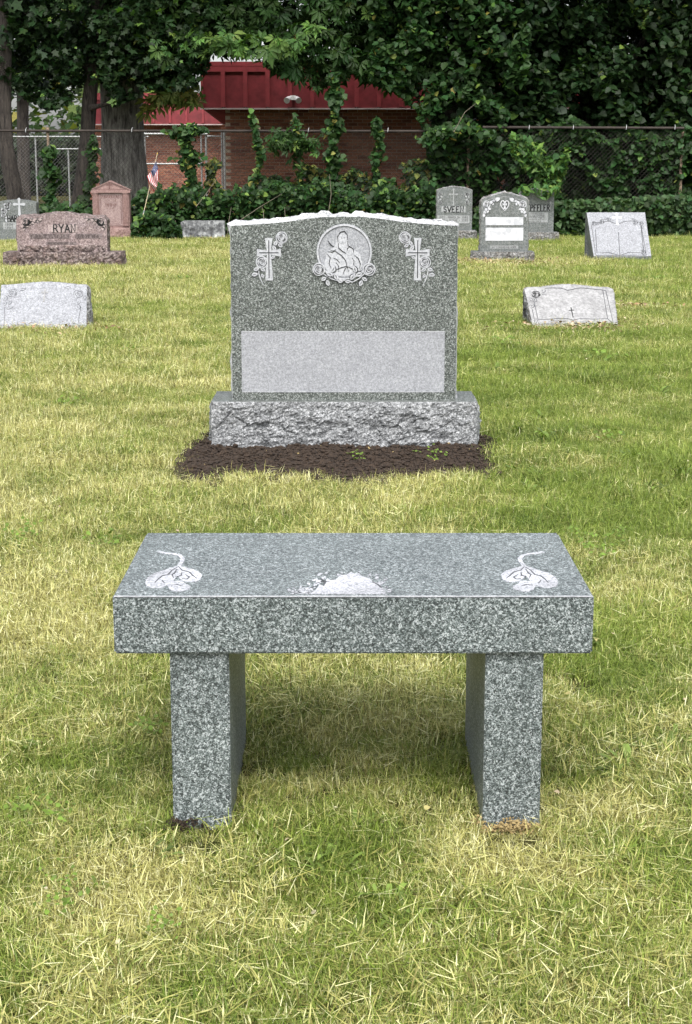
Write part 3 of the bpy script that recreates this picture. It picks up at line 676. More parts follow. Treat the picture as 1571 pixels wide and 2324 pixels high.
# ------------------------------------------------------------------ soil
SX = V(781, 700, MONY).x
def soil_field(x, y):
    """>0 inside the heap round the monument base"""
    x = np.asarray(x, float); y = np.asarray(y, float)
    dx = np.maximum(np.abs(x - SX + .02) - .52, 0) / .165
    dyf = np.where(y < 7.2, np.maximum(7.2 - y, 0) / .90, 0); dyb = np.where(y > 7.35, (y - 7.35)/.22, 0)
    r = np.sqrt(dx**2 + dyf**2 + dyb**2)
    wob = .10*np.sin(x*9.1 + 1.3) + .08*np.sin(x*21 + y*7) + .06*np.sin(x*47 + 9*y) + .05*np.sin(x*83 + 31*y)
    return 1 - r + wob
def soil():
    m = MB(); nx, ny = 160, 130
    xs = np.linspace(SX-.85, SX+.80, nx); ys = np.linspace(6.1, 7.62, ny)
    vs = []; H = np.zeros((ny, nx))
    for j, y in enumerate(ys):
        for i, x in enumerate(xs):
            f = float(soil_field(x, y)); h = (.026 if y > 7.0 else .034)*max(0, min(1, f*1.7))**.7
            h += .03*h/.04*fbm((x, y, 0), 5.5, 3) + (.008*fbm((x, y, 0), 34, 1) if f > 0 else 0)
            if f < 0: h = -.03 + f*.02
            H[j, i] = h; vs.append((x, y, h))
    m.add(vs, [[j*nx+i, j*nx+i+1, (j+1)*nx+i+1, (j+1)*nx+i] for j in range(ny-1) for i in range(nx-1)], 0)
    # clods
    ico = [(0,0,1),(.89,0,.45),(.28,.85,.45),(-.72,.53,.45),(-.72,-.53,.45),(.28,-.85,.45),(.5,.4,-.4),(-.3,.6,-.4),(-.6,-.2,-.4),(.1,-.6,-.4)]
    icf = [(0,1,2),(0,2,3),(0,3,4),(0,4,5),(0,5,1),(1,6,2),(2,7,3),(3,8,4),(4,9,5),(5,9,1),(1,9,6),(2,6,7),(3,7,8),(4,8,9)]
    cnt = 0
    while cnt < 13000:
        x = rng.uniform(SX-.8, SX+.8); y = rng.uniform(6.1, 7.6); f = float(soil_field(x, y))
        if f < rng.uniform(-.12, .2): continue
        if abs(x-SX) < .56 and 7.13 < y < 7.46: continue
        cnt += 1; s = min(.015, .0022 + .0033*rng.lognormal(0, .6)) * (1.3 if rng.random() < .06 else 1)
        i = int(np.clip((x-xs[0])/(xs[1]-xs[0]), 0, nx-1)); j = int(np.clip((y-ys[0])/(ys[1]-ys[0]), 0, ny-1)); z = max(H[j, i], 0)
        j_ = rng.uniform(.55, 1.4, (10, 3)); a = rng.uniform(0, 6.28); ca, sa = math.cos(a), math.sin(a)
        m.add([(x + (p[0]*ca - p[1]*sa)*s*q[0], y + (p[0]*sa + p[1]*ca)*s*q[1], z + p[2]*s*q[2]*.8 + s*.2) for p, q in zip(ico, j_)], icf, 1 if rng.random() < .004 else 0)
    o = m.build('soil_heap', [M_SOIL, M_TAN]); tag(o, 'dark brown crumbly topsoil heaped around the foot of the big monument', 'soil', kind='stuff')
soil()

# ------------------------------------------------------------------ slant markers
def slant(label, bl, br, tl, tr, top_px, Yf, dep, nose, front_mat, side_mat, topcurve, seed, side_amp=.012):
    """front lower edge on the ground at Yf; face leans back by dep"""
    x0, x1 = V(bl, 700, Yf).x, V(br, 700, Yf).x
    a = Z((bl+br)/2, 700)
    zt = V(tl, top_px, Yf + dep).z
    xa, xb = V(tl, top_px, Yf + dep).x, V(tr, top_px, Yf + dep).x
    hw = (x1-x0)/2; xc = (x0+x1)/2
    g = thing('slant_headstone', label, 'headstone', (xc, Yf, 0))
    m = MB(); n = 40
    # face grid (u across, v up the slope), top outline curve
    def fp(u, v):
        tc = np.interp(u, [p[0] for p in topcurve], [p[1] for p in topcurve])
        L = v * (1 + tc * (1 if v > .5 else 0) * (v-.5)*2)
        xw = (1-v)*(u*hw) + v*((xa+xb)/2 - xc + u*(xb-xa)/2)
        return (xw, dep*L, nose + (zt-nose)*L)
    rows = [0, .25, .5, .75, 1.0]; vs = []
    for v in rows:
        for i in range(n+1):
            u = -1 + 2*i/n; p = Vector(fp(u, v)); 
            if i in (0, n): p.x += side_amp*.5*noise.noise(Vector((seed, v*9, u)))
            if v == 1.0: p.z += .004*noise.noise(Vector((seed+3, u*14, 0)))
            vs.append(p)
    m.add(vs, [[j*(n+1)+i, j*(n+1)+i+1, (j+1)*(n+1)+i+1, (j+1)*(n+1)+i] for j in range(4) for i in range(n)], 0)
    e = len(vs) - (n+1)
    # nose
    m.add([(vs[i].x, 0, -.05) for i in range(n+1)] + [vs[i] for i in range(n+1)], [[i, i+1, n+2+i, n+1+i] for i in range(n)], 1)
    # top and back
    top = [vs[e+i] for i in range(n+1)]; bk = [Vector((p.x, p.y + .09 + .012*noise.noise(Vector((i*.5, seed, 0))), p.z - .004)) for i, p in enumerate(top)]; gd = [Vector((p.x, bk[i].y, -.05)) for i, p in enumerate(top)]
    m.add(top + bk, [[i, i+1, n+2+i, n+1+i] for i in range(n)], 1); m.add(bk + gd, [[i, i+1, n+2+i, n+1+i] for i in range(n)], 1)
    body = m.build('stone', [front_mat, side_mat], g)
    # pitched sides
    for s in (0, n):
        sm = MB(); K = 16; pts = []
        sg = -1 if s == 0 else 1
        yb = bk[s].y; xs = []
        for j in range(K+1):
            for i in range(K+1):
                v = j/K; b = i/K
                # profile edge from nose up the slope
                Lp = Vector(fp(-1 if s == 0 else 1, v)) if v > 0 else vs[s].copy()
                if j == 0: Lp = Vector((vs[s].x, 0, -.05))
                y = Lp.y + (yb - Lp.y)*b; p = Vector((Lp.x, y, Lp.z))
                wd = (min(1, 5*b, 5*(1-b), 5*(1-v), 4*v+.4))**.5 if 0 < b < 1 and 0 < v < 1 else 0
                p.x += sg*side_amp*(.6 + chip(p, 16, seed))*max(wd, 0)
                pts.append(p)
        sm.add(pts, [[j*(K+1)+i, j*(K+1)+i+1, (j+1)*(K+1)+i+1, (j+1)*(K+1)+i] for j in range(K) for i in range(K)], 0)
        sm.build('rough_side', [side_mat], g)
    # matrix of the face: u right, v along slope, n outward
    su = Vector((1,0,0)); sv = Vector((0, dep, zt-nose)); L = sv.length; sv.normalize(); sn = su.cross(sv)
    Mx = Matrix(((su.x,sv.x,sn.x,0),(su.y,sv.y,sn.y,0),(su.z,sv.z,sn.z,nose),(0,0,0,1)))
    # pixel -> face coordinates
    def F(px, py):
        r = Vector(ray(px, py)); o = Vector((0,0,CAM_H)); pl = Vector((xc, Yf, nose)); t = (pl - o).dot(sn) / r.dot(sn)
        q = o + r*t - pl; return (q.dot(su), q.dot(sv))
    return g, Mx, F, L
def outl(parent, M, F, pts, wd, mat, name='carved_line', closed=False): return line(parent, M, [F(*p) for p in pts], wd, [mat], .0022, name, closed)

# left white one
Yl = Z(100, 752).y
g, Mx, F, L = slant('pale grey slant headstone with arched top and outlined roses at the left edge', -6, 195, 3, 198, 645, Yl, .30, .012, G_SLANT, G_SIDE, [(-1,-.02),(-.7,0),(-.25,.045),(.1,.055),(.4,.035),(.75,-.005),(.95,-.01),(1,-.05)], 5.0)
zl = lambda x, y: ((x/3.9275)/1.105, (640 + y/3.9275)/1.105)
for side in (0, 1):
    c = zl(125, 375) if side == 0 else zl(775, 380)
    u, v = F(*c); rose(g, Mx, u, v, .045, [G_SLANT, M_LINE2], lw=.10, turn=side*1.0)
    for (x, y, l, a) in (((225,330,.05,20),(50,425,.05,100),(95,465,.04,60),(45,480,.04,80),(92,512,.05,10)) if side == 0 else ((670,330,.05,170),(825,420,.05,80),(770,465,.04,60),(768,512,.05,100))):
        u, v = F(*zl(x, y)); leaf_carved(g, Mx, u, v, l, a, [G_SLANT, M_LINE2], lw=.1)
outl(g, Mx, F, [zl(45,515), zl(50,590), zl(38,724), zl(768,722), zl(780,600), zl(800,510)], .0035, M_LINE2, 'carved_border')
u, v = F(*zl(443, 368)); cross(g, Mx, u, v, .125, .05, .035, .012, [G_SLANT2], .004, 0)
# right white one
Yr = Z(1305, 747).y
g, Mx, F, L = slant('pale slant headstone with open book outline and dark rose, right of the big monument', 1212, 1405, 1190, 1391, 652, Yr, .34, .015, G_SLANT2, G_SIDE, [(-1,-.05),(-.93,0),(-.6,.01),(-.3,.06),(0,.08),(.35,.055),(.6,.015),(.93,0),(1,-.05)], 8.0)
zr = lambda x, y: ((1280 + x/3.445)/1.105, (660 + y/3.445)/1.105)
outl(g, Mx, F, [zr(300,217),zr(370,214),(zr(440,216)),zr(497,236),zr(560,222),zr(610,213),zr(700,222),zr(800,232),zr(825,238),zr(890,518),zr(215,528),zr(190,400)], .005, M_LINE2, 'carved_border')
outl(g, Mx, F, [zr(205,330),zr(240,490),zr(330,484),zr(420,478),zr(490,478),zr(543,492),zr(600,480),zr(720,484),zr(840,480),zr(800,235)], .0045, M_LINE2, 'carved_border')
outl(g, Mx, F, [zr(840,480),zr(880,515)], .004, M_LINE2); outl(g, Mx, F, [zr(240,490),zr(222,522)], .004, M_LINE2)
u, v = F(*zr(222, 270)); rose(g, Mx, u, v, .042, [G_SLANT2, M_LINE], lw=.22)
for (x, y, l, a) in ((280,240,.05,60),(290,262,.04,-10),(175,320,.05,120),(210,320,.045,80),(185,370,.05,70),(205,300,.035,40)):
    u, v = F(*zr(x, y)); leaf_carved(g, Mx, u, v, l, a, [G_SLANT2, M_LINE2], lw=.12)
outl(g, Mx, F, [zr(524,383), zr(543,470)], .007, M_LINE, 'carved_cross'); outl(g, Mx, F, [zr(505,408), zr(552,406)], .006, M_LINE, 'carved_cross')
# right far one
Yq = Z(1405, 594).y
g, Mx, F, L = slant('tall pale slant headstone with flat top and open book carving, farthest right', 1344, 1474, 1331.5, 1464, 482, Yq, .40, .07, G_SLANT, G_OLD, [(-1,0),(1,0)], 12.0, .003)
zq = lambda x, y: ((1060 + x/2.324)/1.105, (300 + y/2.324)/1.105)
outl(g, Mx, F, [zq(990,600),zq(1040,598),zq(1090,592),zq(1135,612),zq(1170,595),zq(1210,590),zq(1270,600),zq(1305,790),zq(1010,792),(zq(985,620))], .008, M_LINE2, 'carved_border', True)
outl(g, Mx, F, [zq(1008,640),zq(1016,778),zq(1080,774),zq(1150,792),zq(1200,774),zq(1290,776),zq(1272,620)], .008, M_LINE2, 'carved_border')
outl(g, Mx, F, [zq(1141,655), zq(1150,790)], .008, M_LINE2)
u, v = F(*zq(1132, 572)); cross(g, Mx, u, v, .16, .085, .06, .022, [G_WHITE], .004, 0, budded=True)
for (x, y, r_) in ((1000,605,.035),(1045,595,.04),(1085,582,.03),(1240,598,.04),(1275,605,.035),(1287,772,.04)):
    u, v = F(*zq(x, y)); rose(g, Mx, u, v, r_, [G_SLANT, M_LINE2], lw=.2)
for (x, y, l, a) in ((1065,575,.05,30),(1025,612,.05,200),(1225,585,.05,150),(1285,625,.05,-80),(1280,745,.05,90)):
    u, v = F(*zq(x, y)); leaf_carved(g, Mx, u, v, l, a, [G_SLANT, M_LINE2], lw=.2)

# ------------------------------------------------------------------ upright back-row stones
def upright(label, x0, x1, ybot, Y, tops, dep, base, mats, amp=.006, side_amp=.006, seed=1.0, name='headstone', group=None):
    """tops: [(frac u -1..1, py)]; base: None or (bx0, bx1, py_ground, mats)"""
    if base:
        Yb = Z(0, base[2]).y; zb = V(0, ybot, Yb + .05).z; Y = Yb + .06
    else: zb = -.05
    xc = V((x0+x1)/2, ybot, Y).x; wd = V(x1, ybot, Y).x - V(x0, ybot, Y).x
    g = thing(name, label, 'headstone', (xc, Y, 0), group=group)
    us = np.linspace(-1, 1, 29)
    tp = [(float(u), float(V((x0+x1)/2, np.interp(u, [t[0] for t in tops], [t[1] for t in tops]), Y).z)) for u in us]
    die(g, 'tablet', tp, wd, dep, zb, 1, mats, amp=amp, side_amp=side_amp, bulge=amp, nseg=6, seed=seed)
    if base:
        bxa, bxb = V(base[0], base[2], Yb).x, V(base[1], base[2], Yb).x
        b = rock_base(g, 'base', bxb-bxa, dep+.14, zb + .05, base[3], amp=.022, seed=seed+4, nx=60, nzz=12, chipf=9)
        b.location = ((bxa+bxb)/2 - xc, Yb - Y, -.05)
    def UV(px, py): p = V(px, py, Y); return (p.x - xc, p.z)
    return g, UV, FPX/(Y*cp), Y
ARC = lambda a, b: [(-1,a),(-.85,a-(a-b)*.3),(-.5,a-(a-b)*.75),(0,b),(.5,a-(a-b)*.75),(.85,a-(a-b)*.3),(1,a)]
F0 = FM(0)
cmg = [G_OLDP, M_LINE3]
# white-panelled stone with a heart
zh = lambda x, y: ((1060 + x/4.134)/1.105, (440 + y/4.134)/1.105)
g, UV, S, Y = upright('grey headstone with heart and cross emblem and two blank whitened panels', 1090, 1198, 571, 20.6,
    [(-1,458),(-.97,453),(-.85,449),(-.6,446),(-.3,440),(0,437.5),(.3,440),(.6,446),(.85,449),(.97,453),(1,458)], .18, (1073, 1212, 598, [G_ROUGH, G_OLD]), [G_OLD, G_SIDE], .012, .014, 21)
for (a, b) in (((652,515),(1045,432)), ((652,676),(1045,542))):
    p, q = UV(*zh(*a)), UV(*zh(*b)); panel(g, F0, p[0], p[1], q[0], q[1], G_WHITE, .003, 'blank_panel')
p, q = UV(*zh(700, 760)), UV(*zh(992, 727)); panel(g, F0, p[0], p[1], q[0], q[1], G_OLDP, .003, 'motto_panel')
u, v = UV(*zh(846, 744)); text(g, FM(-.003), 'IN LOVING MEMORY', u, v, .024, [M_LINE3], .16, width=(q[0]-p[0])*.86, serif=False)
outl_pts = [UV(*zh(x, y)) for x, y in ((628,470),(625,270),(700,245),(800,226),(850,220),(900,226),(1000,248),(1080,272),(1080,470))]
line(g, F0, outl_pts, .007, [G_OLDP], .003, 'carved_border')
hc = UV(*zh(852, 310)); r_ = .062
heart = [(0,-1),(.5,-.55),(.9,0),(.95,.45),(.7,.85),(.35,.9),(0,.6),(-.35,.9),(-.7,.85),(-.95,.45),(-.9,0),(-.5,-.55)]
hm = MB(); hm.M = F0; hm.prism([(hc[0]+a*r_*.85, hc[1]+b*r_) for a, b in heart], -.001, .004); hm.strip([(hc[0]+a*r_*.85, hc[1]+b*r_) for a, b in heart], .012, .002, .007, 1, closed=True)
h_ = hm.build('carved_heart', [M_LINE3, G_WHITE], g)
cross(h_, FM(-.004), hc[0], hc[1]+.012, .085, .055, .03, .014, [G_WHITE], .004, .3)
for sx in (0, 1):
    mxx = lambda x: x if sx == 0 else 1704 - x
    for (x, y, rr) in ((665,300,.043),): u, v = UV(*zh(mxx(x), y)); rose(g, F0, u, v, rr, [G_WHITE, M_LINE3], .004, lw=.16)
    for (x, y, l, a) in ((712,280,.055,40),(740,262,.045,0),(775,250,.07,25),(730,295,.035,90),(660,350,.055,80),(690,345,.045,-20),(645,385,.05,100),(675,375,.04,60),(637,412,.05,80)):
        u, v = UV(*zh(mxx(x), y)); leaf_carved(g, F0, u, v, l, a if sx == 0 else 180-a, [G_WHITE, M_LINE3], .004, vein=False)
# SVEEN
g, UV, S, Y = upright('old grey arched headstone with SVEEN on a pale plate and a tall slim cross', 991, 1071, 523, 26, ARC(432, 423.5), .2, (988, 1081, 549, [G_ROUGH, G_OLD]), [G_OLD, G_SIDE], .008, .008, 31)
p, q = UV(*zh(195,383)), UV(*zh(447,320)); panel(g, F0, p[0], p[1], q[0], q[1], G_OLDP, .003, 'name_panel'); u, v = (p[0]+q[0])/2, (p[1]+q[1])/2
text(g, FM(-.003), 'SVEEN', u, v, .082, [M_LINE], .2, width=(q[0]-p[0])*.84, t=.003)
p, q = UV(*zh(152,495)), UV(*zh(487,415)); panel(g, F0, p[0], p[1], q[0], q[1], G_OLDP, .003, 'dates_panel')
for k, s in enumerate(('1902 -HAROLD- 1983', '1907 - SIGNE - 1985')): text(g, FM(-.003), s, (p[0]+q[0])/2, q[1] - .028 - k*.046, .032, [M_LINE3], .15, width=(q[0]-p[0])*.92, serif=False)
u, v = UV(*zh(321,195)); cross(g, F0, u, v, .235, .11, .075, .017, [G_OLDP], .004, 0, budded=True)
for sx in (0, 1):
    mxx = lambda x: x if sx == 0 else 645 - x
    for (x, y, rr) in ((178,192,.03),(185,285,.028)): u, v = UV(*zh(mxx(x), y)); rose(g, F0, u, v, rr, cmg, .004, lw=.2)
    for (x, y, l, a) in ((200,195,.04,60),(195,220,.045,-40),(165,225,.04,90),(185,250,.045,30),(170,265,.04,120),(160,205,.03,80)): u, v = UV(*zh(mxx(x), y)); leaf_carved(g, F0, u, v, l, a, cmg, .004, vein=False)
# ...EPFFLER
g, UV, S, Y = upright('old dark grey headstone lettered EPFFLER, half hidden behind the whitened headstone', 1176, 1256, 527, 26, [(-1,441),(-.8,433),(-.4,430),(0,429.5),(.5,430),(1,436)], .2, (1152, 1268, 551, [G_ROUGH, G_OLD]), [G_OLD, G_SIDE], .008, .006, 41)
p, q = UV(1165, zh(0,365)[1]), UV(*zh(1324,307)); panel(g, F0, p[0], p[1], q[0], q[1], G_OLDP, .003, 'name_panel')
a_ = UV(*zh(1050,335))[0]; b_ = UV(*zh(1318,335))[0]; text(g, FM(-.003), 'OEPFFLER', (a_+b_)/2, (p[1]+q[1])/2, .09, [M_LINE], .2, width=b_-a_, t=.003)
p, q = UV(1168, zh(0,487)[1]), UV(*zh(1302,383)); panel(g, F0, p[0], p[1], q[0], q[1], G_OLDP, .003, 'dates_panel')
worn_text(g, FM(-.003), (p[0]+q[0])/2, q[1]-.022, (q[0]-p[0])*.85, .022, [M_LINE3], 3); text(g, FM(-.003), 'FERNANDE', (p[0]+q[0])/2 + .02, q[1]-.065, .04, [M_LINE3], .14, width=.40, serif=False)
worn_text(g, FM(-.003), (p[0]+q[0])/2, q[1]-.105, (q[0]-p[0])*.9, .02, [M_LINE3], 4); worn_text(g, FM(-.003), (p[0]+q[0])/2, q[1]-.135, (q[0]-p[0])*.6, .02, [M_LINE3], 5)
for (x, y, rr) in ((1300,225,.032),(1318,255,.026)): u, v = UV(*zh(x, y)); rose(g, F0, u, v, rr, cmg, .004, lw=.2)
for (x, y, l, a) in ((1275,215,.045,10),(1325,205,.04,60),(1328,280,.05,90),(1295,250,.035,40)): u, v = UV(*zh(x, y)); leaf_carved(g, F0, u, v, l, a, cmg, .004, vein=False)
# HARIS
zk = lambda x, y: ((x/4.76)/1.105, (440 + y/4.76)/1.105)
g, UV, S, Y = upright('blue grey headstone with a budded cross, its HARIS plate partly hidden, at the left edge', -8, 84, 552, 26, ARC(460, 453), .24, None, [G_OLD, G_OLD], .002, .002, 51)
g.location.y = Y = Z(40, 550).y
p, q = UV(*zk(78,547)), UV(*zk(330,482)); panel(g, F0, p[0], p[1], q[0]-.05, q[1], G_OLDP, .003, 'name_panel')
text(g, FM(-.003), 'HARIS', UV(*zk(175,515))[0], (p[1]+q[1])/2, .088, [M_LINE], .2, width=UV(*zk(268,0))[0]-UV(*zk(82,0))[0], t=.003)
p, q = UV(*zk(30,645)), UV(*zk(330,562)); panel(g, F0, p[0], p[1], q[0]-.03, q[1], G_OLDP, .003, 'dates_panel')
for k, s in enumerate(('1906  JE', '1985  JA')): text(g, FM(-.003), s, UV(*zk(125,0))[0], q[1] - .032 - k*.05, .036, [M_LINE3], .15, width=.255, serif=False)
u, v = UV(*zk(221,345)); cross(g, F0, u, v, .245, .145, .075, .024, [G_CARVE], .005, .2, budded=True)
for (x, y, rr) in ((75,375,.04),(45,430,.04),(35,480,.036),(100,345,.03)): u, v = UV(*zk(x, y)); rose(g, F0, u, v, rr, [G_CARVE, M_LINE3], .004, lw=.2)
for (x, y, l, a) in ((50,350,.05,60),(90,400,.05,-20),(20,410,.05,90),(60,500,.05,-50),(65,540,.05,-70),(95,330,.04,60)): u, v = UV(*zk(x, y)); leaf_carved(g, F0, u, v, l, a, [G_CARVE, M_LINE3], .004, vein=False)
# RYAN
g, UV, S, Y = upright('wide mauve granite headstone lettered RYAN on a rough rock base', 40, 244, 572, 19.8,
    [(-1,497),(-.95,493),(-.7,491.5),(-.45,489),(-.15,485),(.1,484.5),(.4,489),(.7,492),(.96,492.5),(1,500)], .26, (8, 276, 609, [G_REDR, G_REDR]), [G_RED, G_REDR], .014, .024, 61)
fb = MB(); fb.M = F0; zz = UV(40, 556)[1]; zb_ = UV(40, 571)[1]; xr = UV(240, 560)[0]; xl = UV(44, 560)[0]
# rough lower band of the tablet
n_ = 70; vs = []
for j in range(7):
    for i in range(n_+1):
        a = i/n_; b = j/6; x = xl + (xr-xl)*a; z = zb_ + (zz-zb_)*b + (.018*noise.noise(Vector((a*9, 3, 0))) if j == 6 else 0)
        vs.append((x, z, -.002 + (.03*(.6 + chip((x, 0, z), 12, 3)) * math.sin(math.pi*min(1, .25 + b*.75)) if 0 < i < n_ and j < 6 else 0)))
fb.add(vs, [[j*(n_+1)+i, j*(n_+1)+i+1, (j+1)*(n_+1)+i+1, (j+1)*(n_+1)+i] for j in range(6) for i in range(n_)], 0); fb.build('rough_lower_band', [G_REDR], g)
M_REDL = plain('mauve_letter', (.045,.032,.032), .8)
M_REDP = granite('mauve_pale_panel', [(.05,(.22,.17,.165)),(.5,(.31,.25,.245)),(.95,(.40,.33,.32))], 90, .8, mott=.15)
M_REDD = granite('mauve_dark_panel', [(.05,(.08,.06,.06)),(.5,(.14,.11,.11)),(.95,(.22,.18,.18))], 90, .8, mott=.25)
p, q = UV(*zk(578,678)), UV(*zk(925,590)); panel(g, F0, p[0], p[1], q[0], q[1], M_REDP, .003, 'name_panel')
text(g, FM(-.003), 'RYAN', UV(*zk(748,0))[0], UV(0, zk(0,632)[1])[1], .088, [M_LINE], .16, width=UV(*zk(880,0))[0]-UV(*zk(612,0))[0], t=.004, gap=.22)
for (x0, x1) in ((350,830),(905,1215)):
    p, q = UV(*zk(x0,752)), UV(*zk(x1,695)); panel(g, F0, p[0], p[1], q[0], q[1], M_REDD, .003, 'dates_panel'); worn_text(g, FM(-.003), (p[0]+q[0])/2, (p[1]+q[1])/2, (q[0]-p[0])*.9, .05, [M_REDL], int(x0))
p, q = UV(*zk(552,825)), UV(*zk(915,793)); panel(g, F0, p[0], p[1], q[0], q[1], M_REDD, .003, 'motto_panel'); worn_text(g, FM(-.003), (p[0]+q[0])/2, (p[1]+q[1])/2, (q[0]-p[0])*.94, .026, [M_REDL], 9)
u, v = UV(*zk(771,520)); cross(g, F0, u, v, .10, .055, .035, .008, [M_REDP], .003, 0)
for sx in (0, 1):
    mxx = lambda x: x if sx == 0 else 1515 - x
    line(g, F0, [UV(*zk(mxx(x), y)) for x, y in ((265,640),(265,522),(510,516))], .010, [M_LINE3], .003, 'carved_border')
    for (x, y, rr) in ((310,555,.05),): u, v = UV(*zk(mxx(x), y)); rose(g, F0, u, v, rr, [M_REDP, M_LINE], .004, lw=.18)
    for (x, y, l, a) in ((355,545,.06,20),(385,560,.05,-40),(415,535,.06,30),(450,545,.05,-20),(475,530,.05,10),(280,605,.06,60),(320,600,.05,-30),(285,635,.05,80),(345,580,.05,0)):
        u, v = UV(*zk(mxx(x), y)); leaf_carved(g, F0, u, v, l, a if sx == 0 else 180-a, [M_REDP, M_LINE], .004, vein=False)
# PAVGOUZAS, temple-shaped
Yp = 27.0; zp = lambda x, y: ((x/4.76)/1.105, (440 + y/4.76)/1.105)
xc = V(251, 480, Yp).x
g = thing('temple_headstone', 'pink granite headstone shaped like a small temple with pediment and fluted columns', 'headstone', (xc, Yp, 0))
def UP(x, y): p_ = V(*zp(x, y), Yp); return (p_.x - xc, p_.z)
b0 = UP(1085, 600); b1 = UP(1540, 180)
m = MB(); x0_, x1_ = UP(1092,0)[0], UP(1532,0)[0]; z0 = UP(0, 618)[1]; z1 = UP(0, 190)[1]; ztp = UP(0, 60)[1]; xm = UP(1305,0)[0]
m.box((x0_, .03, z0-.01), (x1_, .24, z1)); m.build('tablet', [G_PINK], g)
m = MB(); m.M = FM(.03); m.prism([(x0_-.01,z1),(x1_+.02,z1),(x1_+.02,z1+.02),(xm,ztp),(x0_-.01,z1+.02)], -.2, .02); 
m.strip([(x0_,z1+.035),(xm,ztp-.012),(x1_+.01,z1+.035)], .014, .018, .032, 0); m.strip([(x0_+.05,z1+.032),(xm,ztp-.045),(x1_-.04,z1+.032),(x0_+.05,z1+.032)], .006, .018, .022, 1); m.build('pediment', [G_PINK, M_PINKLINE], g)
u, v = UP(1306, 112); cross(g, FM(.008), u, v, .115, .08, .04, .012, [M_PINKLINE], .004, .3)
m = MB(); m.box((x0_-.02, -.005, z1-.022), (x1_+.025, .028, z1+.004)); m.build('cornice', [G_PINK], g)
for (a, b) in ((1102,1158),(1458,1518)):
    c = MB(); ua, ub = UP(a,0)[0], UP(b,0)[0]; zc0, zc1 = UP(0,600)[1], z1-.024
    c.box((ua, .008, zc0+.02), (ub, .028, zc1-.01))
    k = 4
    for i in range(k):
        xx = ua + (ub-ua)*(i+.5)/k; c.tube([(xx, .008, zc0+.02), (xx, .008, zc1-.01)], (ub-ua)/k*.36, 6, 0, False)
    c.box((ua-.008, -.006, zc0), (ub+.008, .03, zc0+.019)); c.box((ua-.006, -.004, zc1-.009), (ub+.006, .03, zc1)); c.build('column', [G_PINK], g)
m = MB(); m.M = FM(.03); ua, ub, va, vb = UP(1172,0)[0], UP(1452,0)[0], UP(0,600)[1], UP(0,198)[1]
m.prism([(ua,va),(ub,va),(ub,vb),(ua,vb)], -.001, .004); m.strip([(ua,va),(ub,va),(ub,vb),(ua,vb)], .008, .003, .006, 1, closed=True); pn = m.build('inscription_panel', [G_PINKP, M_PINKLINE], g)
# wavy carved border
for (xx, o) in ((ua+.024, 0), (ub-.024, 1)):
    pts = [(xx + .007*math.sin(i*1.9 + o), va+.03 + (vb-va-.06)*i/60) for i in range(61)]
    m = MB(); m.M = FM(.026); m.strip(pts, .006, .0, .004, 0); m.build('carved_vine', [M_PINKLINE], pn)
pts = [(ua+.03 + (ub-ua-.06)*i/40, vb-.02 + .006*math.sin(i*1.9)) for i in range(41)]; m = MB(); m.M = FM(.026); m.strip(pts, .005, 0, .004, 0); m.build('carved_vine', [M_PINKLINE], pn)
uc = (ua+ub)/2; FP_ = FM(.026)
text(pn, FP_, 'PAVGOUZAS', uc, UP(0,253)[1], .05, [M_PINKLINE], .15, width=.285, t=.003)
for (yy, ww, hh, s) in ((293,.22,.026,1),(317,.24,.016,2),(372,.20,.026,3),(396,.11,.022,4),(550,.16,.02,6),(580,.26,.024,7)): worn_text(pn, FP_, uc, UP(0,yy)[1], ww, hh, [M_PINKLINE], s)
text(pn, FP_, 'EVANGELOS', uc, UP(0,347)[1], .036, [M_PINKLINE], .15, width=.18, t=.003, serif=False)
bb = rock_base(g, 'base', UP(1590,0)[0]-UP(1080,0)[0], .34, z0 + .04, [G_PINK, G_PINK], .012, 71, 40, 8); bb.location = (xm+.005, -.06, -.05)
# plain low marker
Ym = Z(460, 545).y
g = thing('low_headstone', 'small plain weathered grey stone block at the foot of the ivy, behind the big monument', 'headstone', (V(459, 545, Ym).x, Ym, 0))
wm = V(512,545,Ym).x - V(408,545,Ym).x; ztm = V(460, 501, Ym+.05).z
m = MB(); hw = wm/2
vs = [(-hw,0,-.04),(hw-.005,0,-.04),(hw-.012,.05,ztm-.012),(hw-.04,.055,ztm),(-hw+.06,.055,ztm-.004),(-hw+.015,.05,ztm-.03),(-hw+.03,.05,ztm-.1)]
bk = [(x, y+.2, z) for x, y, z in vs]
m.add(vs+bk, [list(range(7))] + [list(range(13,6,-1))] + [[i, 7+i, 7+(i+1)%7, (i+1)%7] for i in range(7)], 0); m.build('block', [G_GREY], g)
worn_text(g, Matrix.Translation((0, .018, .0)) @ FM(0), .02, ztm*.62, wm*.6, .05, [M_LINE3], 77, .006)
pl = rbox('plinth', (-hw-.03, -.05, -.05), (hw+.02, .3, .03), [G_ROUGH], g, .01)

